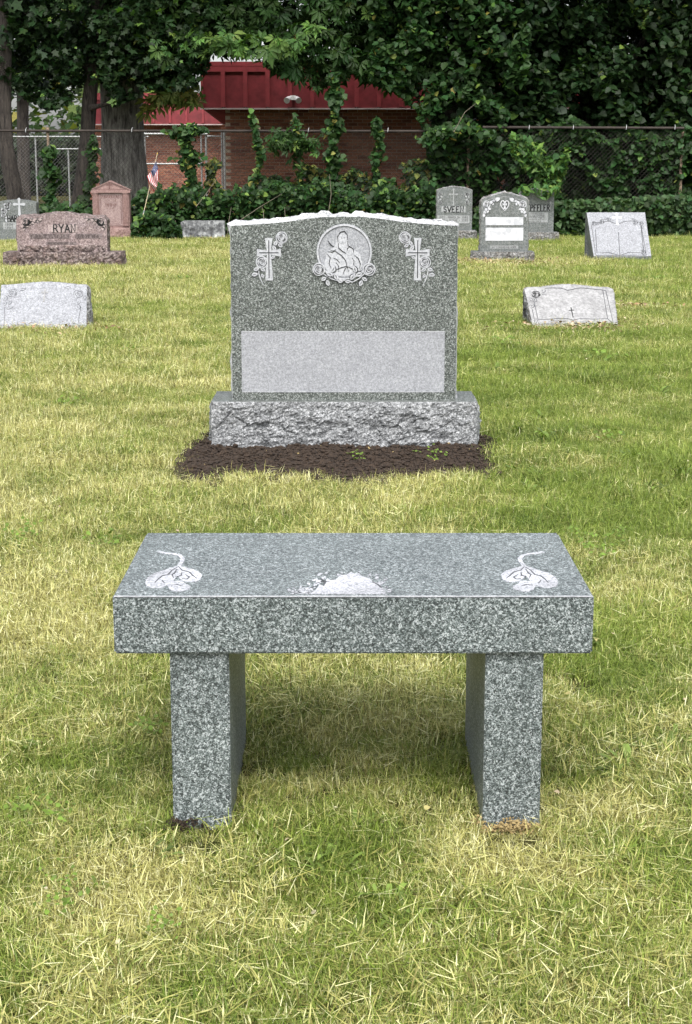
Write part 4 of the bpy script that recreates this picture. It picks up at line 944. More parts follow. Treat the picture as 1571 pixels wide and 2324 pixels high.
# ------------------------------------------------------------------ small flag
def flag():
    Y = 26.45
    a = V(357, 350, Y); b = V(327, 480, Y); g0 = b + (b-a)*.45; g0.z = max(g0.z, -.05); g0.y = 26.35
    g = thing('flag', 'small stars and stripes flag drooping on a slanted wooden stick by the pink headstone', 'flag', (0,0,0))
    m = MB(); m.tube([g0, b, a], [.007,.006,.005], 6); m.tube([b + (b-a)*.16, b - (b-a)*.02], [.013,.011], 6, 1); m.build('pole', [plain('stick', (.50,.42,.28), .7), plain('grey_sleeve', (.22,.26,.26), .5)], g)
    m = MB(); m.tube([a, a + (a-b).normalized()*.035], [.009,.001], 6); m.build('finial', [plain('gold_tip', (.55,.38,.08), .4)], g)
    A, B, C, D = (354.5,364), (334,400), (363,409), (347,434)
    nu, nv = 26, 26; vs = []; mi = []
    for j in range(nv+1):
        for i in range(nu+1):
            u, v = i/nu, j/nv
            px = (1-u)*((1-v)*A[0]+v*B[0]) + u*((1-v)*C[0]+v*D[0]) + 3.0*math.sin(u*5+v*3)*u; py = (1-u)*((1-v)*A[1]+v*B[1]) + u*((1-v)*C[1]+v*D[1]) + 4*math.sin(math.pi*v)*(1-u)
            p = V(px, py, Y - .03 + .05*math.sin(v*11 + u*4)*(.3+u)); vs.append(p)
    me = MB()
    for j in range(nv):
        for i in range(nu):
            s = int(j/nv*13); c = 0 if s % 2 == 0 else 1
            if i/nu < .42 and j/nv < .54: c = 2
            me.add([vs[j*(nu+1)+i], vs[j*(nu+1)+i+1], vs[(j+1)*(nu+1)+i+1], vs[(j+1)*(nu+1)+i]], [(0,3,2,1)], c)
    for j in range(1, 13, 2):
        for i in range(1, 10, 2):
            k = j*(nu+1)+i; p = vs[k]; e1 = (vs[k+1]-p)*.35; e2 = (vs[k+nu+1]-p)*.35; o = Vector((0,-.003,0))
            me.add([p+o-e1-e2, p+o+e1-e2, p+o+e1+e2, p+o-e1+e2], [(0,3,2,1)], 1)
    me.build('cloth', [plain('flag_red', (.36,.015,.025), .8, .1), plain('flag_white', (.62,.60,.60), .8, .05), plain('flag_blue', (.02,.03,.10), .8, .1)], g)
flag()

# ------------------------------------------------------------------ building
M_RED = plain('red_painted_siding', (.185,.024,.030), .5, .35, 5); M_REDD2 = plain('red_batten', (.25,.036,.042), .5, .25, 5)
M_TRIM = plain('pale_drip_edge', (.45,.38,.36), .5, .2, 8); M_SOF = plain('brown_soffit', (.075,.04,.032), .8, .2, 8); M_MORT = plain('mortar', (.60,.50,.40), .95, .2, 30)
def brickmat():
    m, t, b = newmat('brick_clay'); at = N(t, 'ShaderNodeAttribute', attribute_name='tint'); co = N(t, 'ShaderNodeTexCoord')
    no = N(t, 'ShaderNodeTexNoise', i_Scale=40.0, i_Detail=4.0); t.links.new(co.outputs['Object'], no.inputs['Vector'])
    r = ramp(t, [(.3,(.8,.8,.8)),(.7,(1.15,1.15,1.15))]); t.links.new(no.outputs[0], r.inputs[0]); t.links.new(mixc(t, 1.0, at.outputs['Color'], r.outputs[0], 'MULTIPLY'), b.inputs['Base Color']); b.inputs['Roughness'].default_value = .9
    return m
M_BRICK = brickmat()
BC = [(.34,.135,.082),(.40,.17,.105),(.30,.115,.075),(.37,.155,.095),(.23,.09,.062),(.44,.20,.13)]
def set_tint(me, cols):
    a = me.attributes.new('tint', 'FLOAT_COLOR', 'POINT'); a.data.foreach_set('color', np.concatenate([np.array(cols), np.ones((len(cols),1))], 1).astype(np.float32).reshape(-1))
def building():
    g = thing('brick_building', 'low red brick building with a tall dark red board and batten fascia behind the fence', 'building', (0,0,0))
    Yf, Yw, Yl, Ylw = 34.4, 35.15, 49.5, 50.2
    zs = V(600, 245, Yf).z; ztop = V(600, 150, Yf).z
    xw = V(512, 300, Yw).x; xf = V(457, 245, Yf).x; XR = 10.5
    m = MB(); m.box((xw, Yw+.02, -.1), (XR, Yw+14, zs+.6)); m.build('wall', [M_MORT], g)
    xl0 = V(200, 300, Ylw).x; m = MB(); m.box((xl0, Ylw+.02, -.1), (xw-.0, Ylw+4, zs+.8)); m.build('wall', [M_MORT], g)
    # bricks
    bw, bh, jt = .190, .055, .0115; px_, pz_ = bw+jt, bh+jt
    protos = []
    for c in BC:
        bm_ = MB(); e = .004
        x, z, y = bw/2, bh/2, .015
        bm_.add([(-x,0.02,-z),(x,0.02,-z),(x,0.02,z),(-x,0.02,z),(-x,-y+e,-z),(x,-y+e,-z),(x,-y+e,z),(-x,-y+e,z),(-x+e,-y,-z+e),(x-e,-y,-z+e),(x-e,-y,z-e),(-x+e,-y,z-e)],
                [(0,1,5,4),(1,2,6,5),(2,3,7,6),(3,0,4,7),(4,5,9,8),(5,6,10,9),(6,7,11,10),(7,4,8,11),(8,9,10,11)], 0)
        me = bpy.data.meshes.new('brick'); me.from_pydata(bm_.v, [], bm_.f); me.materials.append(M_BRICK); set_tint(me, [c]*12); protos.append(me)
    spots = []
    zt = zs
    for r in range(int(zt/pz_)+1):
        z = zt - .04 - r*pz_
        if z < 0: break
        xx = xw + bw/2 + (0 if r % 2 else -px_/2)
        while xx < XR:
            if xx - bw/2 >= xw - .001: spots.append((xx, z))
            xx += px_
    def vis(s):  # bricks that show largest and clearest
        x, z = s; return (0 if -2.7 < x < 2.2 and z > .9 else 1, abs(x + .4) + abs(z - 1.9)*.6)
    spots.sort(key=vis)
    for (x, z) in spots[:298]:
        o = bpy.data.objects.new('brick', random.choice(protos)); link(o); o.parent = g; o.location = (x + random.uniform(-.002,.002), Yw + random.uniform(-.002,.002), z)
    def joined(sp, Y, nm):
        V_ = []; F_ = []; C_ = []
        base = np.array([tuple(v.co) for v in protos[0].vertices]); fc = [list(p.vertices) for p in protos[0].polygons]
        for (x, z) in sp:
            b = len(V_); V_ += [tuple(q) for q in base + np.array([x, Y + random.uniform(-.003,.003), z])]; F_ += [[b+i for i in f] for f in fc]; C_ += [random.choice(BC)]*12
        me = bpy.data.meshes.new(nm); me.from_pydata(V_, [], F_); set_tint(me, C_); o = mesh_obj(nm, me, M_BRICK, g); o['kind'] = 'stuff'; return o
    joined(spots[298:], Yw, 'brickwork')
    sp = []
    for r in range(int(zs/pz_)+1):
        z = zs - .04 - r*pz_
        if z < 0: break
        xx = xl0 + (0 if r % 2 else px_/2)
        while xx < xw + .4: sp.append((xx, z)); xx += px_
    joined(sp, Ylw, 'brickwork')
    # fascia: boards and battens
    def fascia(x0, x1, Y, z0, z1, pitch, bw_=.085, boards=True):
        x = x0; k = 0
        while x < x1:
            xe = min(x + pitch, x1); m = MB(); m.box((x+.003, Y, z0), (xe-.003, Y+.05, z1)); m.build('fascia_board', [M_RED], g)
            m = MB(); m.box((x-bw_/2 if k else x, Y-.06, z0+.02), (x+bw_/2, Y-.002, z1-.02)); m.build('batten', [M_REDD2], g); x = xe; k += 1
        m = MB(); m.box((x0-.03, Y-.05, z1), (x1, Y+.12, z1+.085)); m.box((x0-.03, Y-.045, z1-.11), (x1, Y-.037, z1-.002)); m.build('fascia_cap', [M_REDD2], g)
        m = MB(); m.box((x0-.02, Y-.05, z0-.03), (x1, Y+.0, z0-.002)); m.build('drip_edge', [M_TRIM], g)
    ph = (V(560,200,Yf).x - V(509.5,200,Yf).x)
    fascia(xf, XR, Yf, zs, ztop, ph)
    xlf0 = V(200, 283, Yl).x; xlf1 = V(505, 283, Yl).x
    zl1 = V(400, 218, Yl).z
    fascia(xlf0, xlf1, Yl, zs, zl1, .475, .06)
    # side of the near fascia, soffit, roof
    m = MB(); m.add([(xf,Yf,zs),(xlf1,Yl,zs),(xlf1,Yl,ztop),(xf,Yf,ztop)], [(0,1,2,3)]); m.build('side_fascia', [M_RED], g)
    m = MB(); m.add([(xf,Yf+.05,zs+.004),(XR,Yf+.05,zs+.004),(XR,Yw+.1,zs+.004),(xw,Yw+.1,zs+.004),(xw,Ylw,zs+.004),(xlf1,Yl,zs+.004)], [(0,1,2,3,4,5)]); m.build('soffit', [M_SOF], g)
    n = 14
    for i in range(n):
        y = Yf + .4 + i*1.05; xa = xf + (xlf1-xf)*(y-Yf)/(Yl-Yf); m = MB(); m.box((xa+.05, y, zs-.03), (xw-.02 if y > Yw else xa+1.2, y+.05, zs+.002)); m.build('soffit_strip', [M_REDD2], g)
    m = MB(); m.add([(xf,Yf+.06,ztop-.05),(XR,Yf+.06,ztop-.05),(XR,Yl+8,ztop+.1),(xlf1,Yl+8,ztop+.1)], [(0,1,2,3)]); m.add([(xlf0,Yl+.06,zl1-.04),(xlf1+.5,Yl+.06,zl1-.04),(xlf1+.5,Yl+8,zl1+.1),(xlf0,Yl+8,zl1+.1)], [(0,1,2,3)]); m.build('roof', [M_SOF], g)
    # floodlight on the fascia
    f = MB(); c = V(665, 222, Yf-.12); f.box((c.x-.05, Yf-.09, c.z-.04), (c.x+.05, Yf-.037, c.z+.05))
    for s in (-1, 1): f.tube([c + Vector((s*.05, 0, .01)), c + Vector((s*.09, -.08, -.02)), c + Vector((s*.12, -.16, -.06))], [.03,.045,.062], 14)
    f.build('floodlight', [plain('white_enamel', (.8,.8,.78), .35, .05)], g)
building()

# ------------------------------------------------------------------ fences
M_RUST = plain('rusty_pipe', (.035,.027,.022), .75, .45, 12, metal=.3); M_POST = plain('weathered_post', (.22,.16,.11), .8, .45, 9); M_GALV = plain('galvanized_pipe', (.36,.37,.37), .45, .2, 10, metal=.4); M_WIRE = plain('rusty_wire', (.030,.026,.022), .8, .4, 5); M_WIRE2 = plain('grey_wire', (.16,.16,.16), .6)
def chain(x0, x1, z0, z1, Y, pitch, r, m):
    h = z1 - z0; k = int((x1 - x0 + h) / pitch) + 1
    for s in (1, -1):
        for i in range(k):
            xs = x0 - h + i*pitch if s > 0 else x0 + i*pitch
            a = (xs, z0); b = (xs + s*h, z1)
            # clip to x0..x1
            t0, t1 = 0.0, 1.0; dx = b[0]-a[0]
            ta, tb = (x0-a[0])/dx, (x1-a[0])/dx
            t0 = max(t0, min(ta, tb)); t1 = min(t1, max(ta, tb))
            if t1 - t0 < .02: continue
            p = Vector((a[0]+dx*t0, Y + s*r*.9, z0+h*t0)); q = Vector((a[0]+dx*t1, Y + s*r*.9, z0+h*t1))
            d = (q-p).normalized(); n1 = Vector((-d.z, 0, d.x))*r; n2 = Vector((0, r, 0))
            m.add([p+n1, p-n1*.5+n2, p-n1*.5-n2, q+n1, q-n1*.5+n2, q-n1*.5-n2], [(0,1,4,3),(1,2,5,4),(2,0,3,5)])
YF = 28.5
def fence_near():
    g = thing('chain_link_fence', 'rusty chain link fence with dark top rail running behind the graves', 'fence', (0,0,0))
    x0, x1 = V(-60, 300, YF).x, V(1551, 300, YF).x; zt = V(0, 296, YF).z
    zt2 = V(1551, 291, YF).z
    m = MB(); m.tube([(x0,YF,zt-.005), (V(1112,0,YF).x, YF, V(1112,298,YF).z)], .021, 8); m.build('top_rail', [M_RUST], g)
    m = MB(); m.tube([(V(1100,0,YF).x,YF-.045,V(1100,289,YF).z), (x1, YF-.045, zt2)], .023, 8); m.build('top_rail', [M_RUST], g, 'slightly higher right-hand length of rail')
    for px in (107.5, 587, 1064, 1550):
        xx = V(px, 300, YF).x; m = MB(); m.tube([(xx, YF+.045, -.2), (xx, YF+.045, zt-.03)], .028 if px > 1500 else .024, 8); m.tube([(xx, YF+.045, zt-.05), (xx, YF+.045, zt+.05)], [.034, .03], 8); m.build('post', [M_POST], g)
    for k, px in enumerate((60, 300, 420, 700, 880, 1010, 1200, 1300, 1420, 1530)):
        p = V(px, 290 if px > 1100 else 296, YF); m = MB(); m.tube([p + Vector((0,-.07,-.03)), p + Vector((.004,-.072,.022)), p + Vector((.012,-.02,.045))], .006, 5); m.build('wire_tie', [M_GALV], g)
    m = MB(); chain(x0, x1, .05, zt-.02, YF, .072, .0022, m); m.build('chain_link_mesh', [M_WIRE], g)
fence_near()
def fence_far():
    g = thing('galvanized_fence', 'galvanized chain link enclosure beside the brick building, left of the wall corner', 'fence', (0,0,0))
    Y = 38.8; zt = V(0, 304, Y).z
    xs = [V(p, 300, Y).x for p in (325, 508)]
    for z, nm in ((zt, 'top_rail'), (V(0, 372, Y).z, 'mid_rail')):
        m = MB(); m.tube([(xs[0], Y, z), (V(466 if nm == 'top_rail' else 455, 0, Y).x, Y, z)], .026 if nm == 'top_rail' else .022, 8); m.build(nm, [M_GALV], g)
    m = MB(); m.tube([(V(462,0,Y).x, Y+.2, zt-.05), (V(506,0,Y).x, Y+.2, zt-.05)], .02, 8); m.build('top_rail', [M_GALV], g)
    for px, r in ((327,.03),(467,.026),(456,.02),(503,.022),(509,.036)):
        xx = V(px, 300, Y).x; m = MB(); m.tube([(xx, Y+.05, 0), (xx, Y+.05, zt+.04)], r, 10); m.tube([(xx, Y+.05, zt+.04), (xx, Y+.05, zt+.07)], [r, .005], 10); m.build('post', [M_GALV], g)
    m = MB(); chain(xs[0], xs[1], .05, zt-.02, Y+.02, .085, .0022, m); m.build('chain_link_mesh', [M_WIRE2], g)
    g = thing('galvanized_fence', 'galvanized chain link fence seen between the tree trunks at far left', 'fence', (0,0,0))
    Y = 42.0; x0, x1 = V(-60, 300, Y).x, V(330, 300, Y).x; zt = V(0, 310, Y).z
    for py, a, b in ((310, -60, 330), (338, 108, 262)):
        m = MB(); m.tube([(V(a,0,Y).x, Y, V(0,py,Y).z), (V(b,0,Y).x, Y, V(0,py,Y).z)], .016, 8); m.build('rail', [M_GALV], g)
    for px in (-20, 79, 153, 232):
        xx = V(px, 300, Y).x; m = MB(); m.tube([(xx, Y+.04, 0), (xx, Y+.04, zt if px != 153 else V(0,338,Y).z)], .022, 8); m.build('post', [M_GALV], g)
    m = MB(); chain(x0, x1, .05, zt-.02, Y, .09, .0022, m); m.build('chain_link_mesh', [M_WIRE2], g)
fence_far()

# ------------------------------------------------------------------ trees
def trunk(g, pts, Y, radii, mat, amp=.0, n=14, name='trunk', ztop=None, sub=6, nf=6.0):
    P = []; Rr = []
    pp = [V(x, y, Y) for x, y in pts]
    for i in range(len(pp)-1):
        for k in range(sub):
            t = k/sub; P.append(pp[i].lerp(pp[i+1], t)); Rr.append(radii[i]*(1-t)+radii[i+1]*t)
    P.append(pp[-1]); Rr.append(radii[-1])
    m = MB(); m.tube(P, Rr, n, 0, True, True, amp, nf); return m.build(name, [mat], g)
DK = (.013,.031,.009); MD = (.022,.054,.012); VI = (.020,.050,.013)
# far background first
def far():
    n = 26000
    g = tag(bpy.data.objects.new('x', None)); bpy.data.objects.remove(g)
    x = rng.uniform(-22, 22, n); Y = rng.uniform(66, 80, n)
    z = rng.uniform(0, 1, n)**.8 * (9 + 5*np.sin(x*.4+1) + 2*np.sin(x*1.3))
    P = np.stack([x, Y, z], 1); k = ((nz(P, .30, 4, 3) > .02) | ((x < -6) & (z < 7.5) & (rng.random(n) < .9))) & ~((P[:,2] > 2.4) & (P[:,2] < 5.2) & ((np.abs(P[:,0]+13.5) < .3) | (np.abs(P[:,0]+12.4) < .25)) & (rng.random(n) < .93))
    k &= (P[:,0] < -6) | (P[:,2] < 3.9 + 1.6*np.sin(P[:,0]*1.7))
    P = P[k]; c = tints(len(P), (.060,.105,.032), .5, .1, .1)
    o = leaf_mesh('far_trees', 'maple', P, normals(len(P), .6, .5), rng.uniform(.3, .6, len(P)), c, M_LEAF, None, 'stuff'); tag(o, 'distant wood of pale green trees seen through gaps behind the fence', 'trees')
    n = 9000; x = rng.uniform(-20, -2, n); P = np.stack([x, rng.uniform(60, 62, n), rng.uniform(.0, 2.1, n)], 1)
    o = leaf_mesh('far_hedge', 'maple', P, normals(n, .5, .6), rng.uniform(.18, .34, n), tints(n, (.020,.034,.014), .5), M_LEAF, None, 'stuff'); tag(o, 'dark distant hedge behind the strip of sunny lawn at left', 'hedge')
far()
# T1
g = thing('leaning_tree', 'slim leaning tree trunk at the left edge rising behind the blue grey headstone', 'tree', tuple(V(36, 500, 28.9)[:2]) + (0,)); inv = Matrix.Translation(-g.location)
def keep_world(g):
    for c in list(g.children): c.matrix_parent_inverse = g.matrix_basis.inverted()
trunk(g, [(60,548),(38,470),(30,420),(14,330),(8,250),(9,150),(12,60),(-6,-60),(-30,-300)], 28.9, [.17,.15,.14,.125,.12,.12,.13,.11,.08], M_BARK2, .02)
trunk(g, [(12,60),(60,-20),(120,-200)], 28.9, [.07,.05,.02], M_BARK2, .01, 8, 'branch')
foliage('crown', 'maple', [(-140,200),(-20,230),(20,60),(60,90),(110,40)], -140, 110, -900, 28.3, 30.5, 3200, .15, DK, g, -.05, .9, 2); keep_world(g)
g = thing('dark_trunk_tree', 'dark slim tree trunk far behind the fence between the two left trees', 'tree', tuple(V(50, 500, 45)[:2]) + (0,))
trunk(g, [(56,480),(54,400),(52,300),(52,200),(54,60),(60,-300)], 45, [.2,.17,.16,.16,.14,.1], M_BARK2, .02)
foliage('crown', 'maple', [(-40,215),(40,225),(90,230),(160,190),(200,120)], -40, 200, -500, 44, 47, 2600, .2, DK, g, -.02, .7, 8); keep_world(g)
# T2
g = thing('slender_tree', 'slender dark tree with broad leaves, second trunk from the left behind the fence', 'tree', tuple(V(176, 520, 29.8)[:2]) + (0,))
trunk(g, [(168,548),(178,480),(189,400),(198,320),(205,220),(214,120),(222,40),(226,-60),(235,-400)], 29.8, [.19,.155,.14,.13,.125,.12,.12,.11,.06], M_BARK2, .02)
trunk(g, [(216,110),(262,60),(275,-60),(300,-300)], 29.8, [.07,.065,.06,.03], M_BARK2, .01, 8, 'branch')
trunk(g, [(204,245),(235,238),(262,230),(300,215)], 29.6, [.05,.035,.03,.01], M_BARK2, .005, 8, 'branch'); trunk(g, [(208,160),(170,140),(120,120)], 29.7, [.03,.02,.008], M_BARK2, .003, 6, 'branch'); trunk(g, [(212,140),(250,165),(290,180)], 29.7, [.03,.02,.008], M_BARK2, .003, 6, 'branch')
foliage('crown', 'maple', [(0,200),(40,205),(60,225),(110,250),(160,235),(185,195),(230,185),(260,240),(300,225),(340,205),(440,205),(475,150)], 0, 475, -160, 28.6, 31.2, 18000, .10, DK, g, -.05, 2.2, 5, .02, 0)
foliage('upper_crown', 'maple', [(-200,-160),(560,-160)], -200, 560, -520, 28.0, 31.2, 2600, .2, DK, g, -.3, .8, 5); keep_world(g)
# T3 big oak
g = thing('oak_tree', 'big oak with a thick ridged grey trunk and lobed leaves spreading over the red fascia', 'tree', tuple(V(282, 520, 31)[:2]) + (0,))
trunk(g, [(288,520),(283,480),(281,420),(279,340),(277,260),(276,180),(276,60),(285,-200)], 31, [.66,.50,.425,.395,.38,.375,.37,.34], M_BARK, .05, 40, sub=12)
trunk(g, [(290,110),(330,88),(380,86),(440,74),(520,60),(640,40)], 30.2, [.09,.06,.05,.045,.035,.02], M_BARK2, .01, 8, 'branch'); trunk(g, [(520,60),(600,110),(680,130)], 29.8, [.03,.02,.008], M_BARK2, .005, 6, 'branch')
prof = [(300,80),(340,170),(400,130),(440,135),(470,118),(520,122),(590,128),(625,165),(690,185),(720,205),(750,190),(800,170),(860,190),(910,215),(960,200),(1000,170)]
foliage('crown', 'fan', prof, 300, 1000, -120, 28.9, 31.5, 5200, .165, MD, g, -.08, 2.4, 11, .05, .01, up=.2, front=.8, hang=.8)
foliage('upper_crown', 'fan', [(250,-120),(1050,-120)], 250, 1050, -420, 28.5, 31.2, 2600, .34, MD, g, -.3, .8, 11)
foliage('bright_sprays', 'fan', [(350,130,70),(450,125,80),(560,140,80),(620,130,90),(690,120,90),(700,100,60)], 350, 720, 0, 28.4, 29.2, 110, .17, (.050,.105,.024), g, None, 1, 1, .25, 0, up=.4, front=.8, hang=.8)
foliage('low_sprays', 'fan', [(330,265,235),(345,250,225),(380,240,215),(445,240,210)], 325, 450, 0, 29.2, 29.8, 45, .2, (.075,.10,.022), g, None, 1, 1, .15, .25, up=.2, front=.8, hang=.8); keep_world(g)
# T5 vine-covered tree
g = thing('vine_covered_tree', 'tree smothered in climbing vine between the brick wall and the right thicket', 'tree', tuple(V(1035, 520, 28.9)[:2]) + (0,))
trunk(g, [(1040,545),(1038,420),(1030,300),(1035,200),(1045,60),(1050,-200),(1060,-500)], 29.3, [.22,.2,.18,.18,.17,.14,.1], M_BARK2, .02)
trunk(g, [(1035,220),(1080,120),(1085,20),(1120,-100)], 29.3, [.05,.04,.035,.02], M_BARK2, .01, 8, 'branch')
foliage('crown', 'heart', [(840,185),(900,210),(945,250),(965,330),(985,430),(1000,540),(1060,545),(1110,545),(1135,440),(1160,260),(1200,180)], 840, 1200, -150, 28.35, 29.9, 12500, .10, VI, g, -.06, 1.9, 15, .04, .015)
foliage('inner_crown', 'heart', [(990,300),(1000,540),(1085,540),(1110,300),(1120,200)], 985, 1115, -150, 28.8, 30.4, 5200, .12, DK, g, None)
foliage('upper_crown', 'maple', [(780,-150),(1250,-150)], 780, 1250, -420, 28, 31.2, 1300, .2, DK, g, -.25, .8, 15); keep_world(g)
# T6 right thicket tree
g = thing('thicket_tree', 'dense dark broad-leaved tree filling the right side behind the fence', 'tree', tuple(V(1360, 520, 30)[:2]) + (0,))
trunk(g, [(1370,545),(1362,420),(1345,300),(1340,180),(1350,40),(1360,-300)], 30.4, [.26,.22,.21,.2,.18,.1], M_BARK2, .02)
trunk(g, [(1345,260),(1420,160),(1480,60),(1560,-100)], 30.4, [.08,.06,.05,.03], M_BARK2, .01, 8, 'branch'); trunk(g, [(1345,200),(1260,110),(1200,20)], 30.4, [.07,.05,.03], M_BARK2, .01, 8, 'branch')
foliage('crown', 'heart', [(1090,270),(1160,300),(1240,330),(1330,250),(1400,330),(1480,360),(1650,340)], 1090, 1660, -130, 28.7, 31.4, 20000, .112, DK, g, -.02, 1.7, 25, .015, .004)
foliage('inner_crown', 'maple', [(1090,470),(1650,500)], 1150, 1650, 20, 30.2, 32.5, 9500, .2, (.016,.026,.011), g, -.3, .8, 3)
foliage('upper_crown', 'maple', [(1050,-130),(1750,-130)], 1050, 1750, -520, 28, 34, 2600, .22, DK, g, -.3, .8, 25)
foliage('bright_sprays', 'maple', [(1430,25,-40),(1475,85,-30),(1500,60,-30),(1510,10,-40)], 1430, 1515, 0, 29.3, 30.5, 160, .13, (.16,.24,.06), g); keep_world(g)
# ivy columns on the right edge
g = thing('ivy_covered_trunk', 'dark ivy covered trunk at the right edge of the photo', 'tree', tuple(V(1560, 520, 29.6)[:2]) + (0,))
trunk(g, [(1565,545),(1560,300),(1556,0),(1560,-400)], 29.9, [.24,.22,.2,.15], M_BARK2, .02)
foliage('crown', 'heart', [(1500,540),(1660,540)], 1505, 1670, -500, 29.2, 30.2, 4600, .11, (.022,.042,.016), g); keep_world(g)

# ------------------------------------------------------------------ hedge, vines, shrubs
hp_ = [(-60,545,500),(60,545,475),(120,546,468),(180,547,470),(235,548,480),(290,549,468),(320,549,440),(380,549,432),(450,547,428),(520,545,432),(560,545,428),(620,545,420),(700,545,415),(780,545,425),(850,545,430),(920,545,420),(1000,545,420)]
hp = []
for i in range(160):
    x_ = -60 + i*6.7; hp.append((x_, 546, float(np.interp(x_, [q[0] for q in hp_], [q[2] for q in hp_])) + 30*noise.noise(Vector((x_*.02, 5, 0))) + 34*noise.noise(Vector((x_*.09, 2, 0)))))
foliage_o = foliage('ivy_hedge', 'heart', hp, -60, 1000, 0, 27.45, 28.6, 18000, .076, VI, None, None, seed=3, bright=.05, yellow=.01, var=.5, front=.7)
tag(foliage_o, 'low bank of dark green ivy along the foot of the fence', 'ivy')
o = foliage('ivy_bank', 'heart', [(985,540,300),(1050,543,260),(1120,541,300),(1170,540,335),(1230,540,300),(1300,538,262),(1380,538,320),(1450,538,285),(1520,538,262),(1600,536,300)], 985, 1660, 0, 28.45, 29.7, 21000, .092, VI, None, -.04, 1.9, seed=9, bright=.03, yellow=.006, var=.5, front=.7)
tag(o, 'tall wall of leafy vine covering the right half of the fence', 'ivy')
o = foliage('ivy_foot', 'heart', [(1080,543,470),(1300,539,455),(1660,537,440)], 1080, 1660, 0, 27.3, 28.0, 4200, .085, (.035,.07,.024), None, None, var=.5)
tag(o, 'small dark ivy leaves at the foot of the right-hand vine wall', 'ivy')
o = foliage('low_ivy_patch', 'heart', [(298,549,520),(312,550,490),(340,550,480),(380,550,490),(410,549,520)], 300, 412, 0, 26.25, 27.0, 1500, .075, VI, None, None, bright=.08, var=.5); tag(o, 'patch of ivy creeping onto the grass between the pink headstone and the low block', 'ivy')
def vine(name, label, pts, hw_, Y, n, size, base=VI, shape='heart', bright=.06, yellow=.02, cat='vine', stem=True):
    p0 = V(pts[0][0], pts[0][1], Y); g = thing(name, label, cat, (p0.x, Y, 0))
    if stem:
        m = MB(); m.tube([Vector((p0.x, Y, 0))] + [V(x, y, Y) for x, y in pts], [.022]+[.018]*(len(pts)-1)+[.006], 6); m.build('stem', [M_STEM], g)
    t = rng.random(n); ys = np.array([p[1] for p in pts], float); xs = np.array([p[0] for p in pts], float)
    k = np.linspace(0, 1, len(pts)); py = np.interp(t, k, ys) + rng.normal(0, 5, n); hw2 = np.interp(t, k, hw_) if isinstance(hw_, (list, tuple)) else hw_
    lump = 1 + .55*np.sin(py*.09 + pts[0][0])
    px = np.interp(t, k, xs) + rng.normal(0, .5, n)*hw2*lump
    P = Varr(px, py, Y - .05 + rng.normal(0, .07, n)); P[:, 2] = np.maximum(P[:, 2], .04)
    o = leaf_mesh('foliage', shape, P, normals(n, .4, .8), size*rng.uniform(.6, 1.3, n), tints(n, base, .45, bright, yellow), M_LEAF, g, 'stuff'); keep_world(g)
    return g
vine('climbing_vine', 'vine climbing the rusty fence post between the blue grey and pink headstones', [(110,545),(112,480),(118,420),(105,350),(122,345)], [16,16,18,12,4], 28.35, 420, .12)
vine('climbing_vine', 'vine climbing the right side of the slender tree trunk', [(185,540),(182,470),(210,410),(208,350),(212,315)], [12,16,9,10,4], 29.2, 330, .12)
vine('climbing_vine', 'thick vine column over the galvanized fence right of the flag', [(440,520),(436,440),(432,380),(425,330),(412,300),(455,292)], [22,20,18,20,22,8], 28.3, 900, .105, bright=.1)
vine('climbing_vine', 'thin vine on the fence post in front of the wall corner', [(580,530),(588,450),(585,400),(592,350),(582,310),(570,262)], [16,12,12,9,7,4], 28.3, 330, .10, bright=.15)
vine('climbing_vine', 'tall vine column rising to the red fascia in front of the brick wall', [(748,540),(755,460),(758,380),(756,300),(762,240),(760,170)], [18,16,15,16,13,12], 28.3, 900, .11)
vine('climbing_vine', 'vine column rising above the rail just left of the brick wall centre right', [(868,530),(862,440),(852,380),(862,330),(858,300),(855,272)], [20,14,10,11,9,6], 28.3, 460, .10, bright=.1)
vine('climbing_vine', 'vine spray lying along the top rail beside the vine-covered tree', [(985,330),(990,305),(1000,300),(1060,292),(1100,310)], [30,22,18,16,26], 28.2, 500, .11, bright=.15, stem=False)
vine('sapling', 'young sapling with spreading leafy branches in front of the brick wall', [(678,545),(680,470),(681,400),(678,340),(672,300),(670,268)], [22,14,8,22,16,5], 28.2, 330, .13, MD, 'oval', .1, cat='sapling')
vine('sapling', 'horizontal leafy spray of the sapling level below the rail', [(612,318),(630,330),(655,325),(680,330),(705,322),(718,315)], [10,14,14,16,14,8], 28.15, 260, .14, MD, 'fan', .08, cat='sapling', stem=False) if False else None
g = [o for o in sc.objects if o.name.startswith('sapling')][0]
P = Varr(rng.normal(665, 26, 130), rng.normal(326, 9, 130), 28.1 + rng.normal(0, .1, 130)); o = leaf_mesh('branch_leaves', 'fan', P, normals(130, .4, .8), .15*rng.uniform(.7, 1.2, 130), tints(130, MD, .4, .12), M_LEAF, g, 'stuff'); o.matrix_parent_inverse = g.matrix_basis.inverted()
for (lab, pts, hw_, n_, ye) in (('yellow-green shrub in front of the brick wall left of the tall vine', [(680,540),(690,450),(720,400),(700,385)], [40,45,34,20], 900, .3), ('yellow-green shrub between the tall vine and the next one', [(800,540),(800,460),(815,410),(800,390)], [35,38,30,18], 620, .3),
    ('large pale green shrub left of the grey SVEEN headstone', [(935,540),(930,470),(940,410),(960,370)], [36,40,34,20], 1100, .3), ('small shrub with yellowing leaves left of the brick wall corner', [(478,540),(480,440),(478,385),(490,370)], [20,16,15,16], 260, .5), ('leafy shrub at the foot of the wall corner post', [(605,540),(605,480),(610,430),(625,405)], [30,30,22,14], 620, .08)):
    vine('shrub', lab, pts, hw_, 28.75, n_, .10, VI, 'heart', .12, ye, 'shrub')
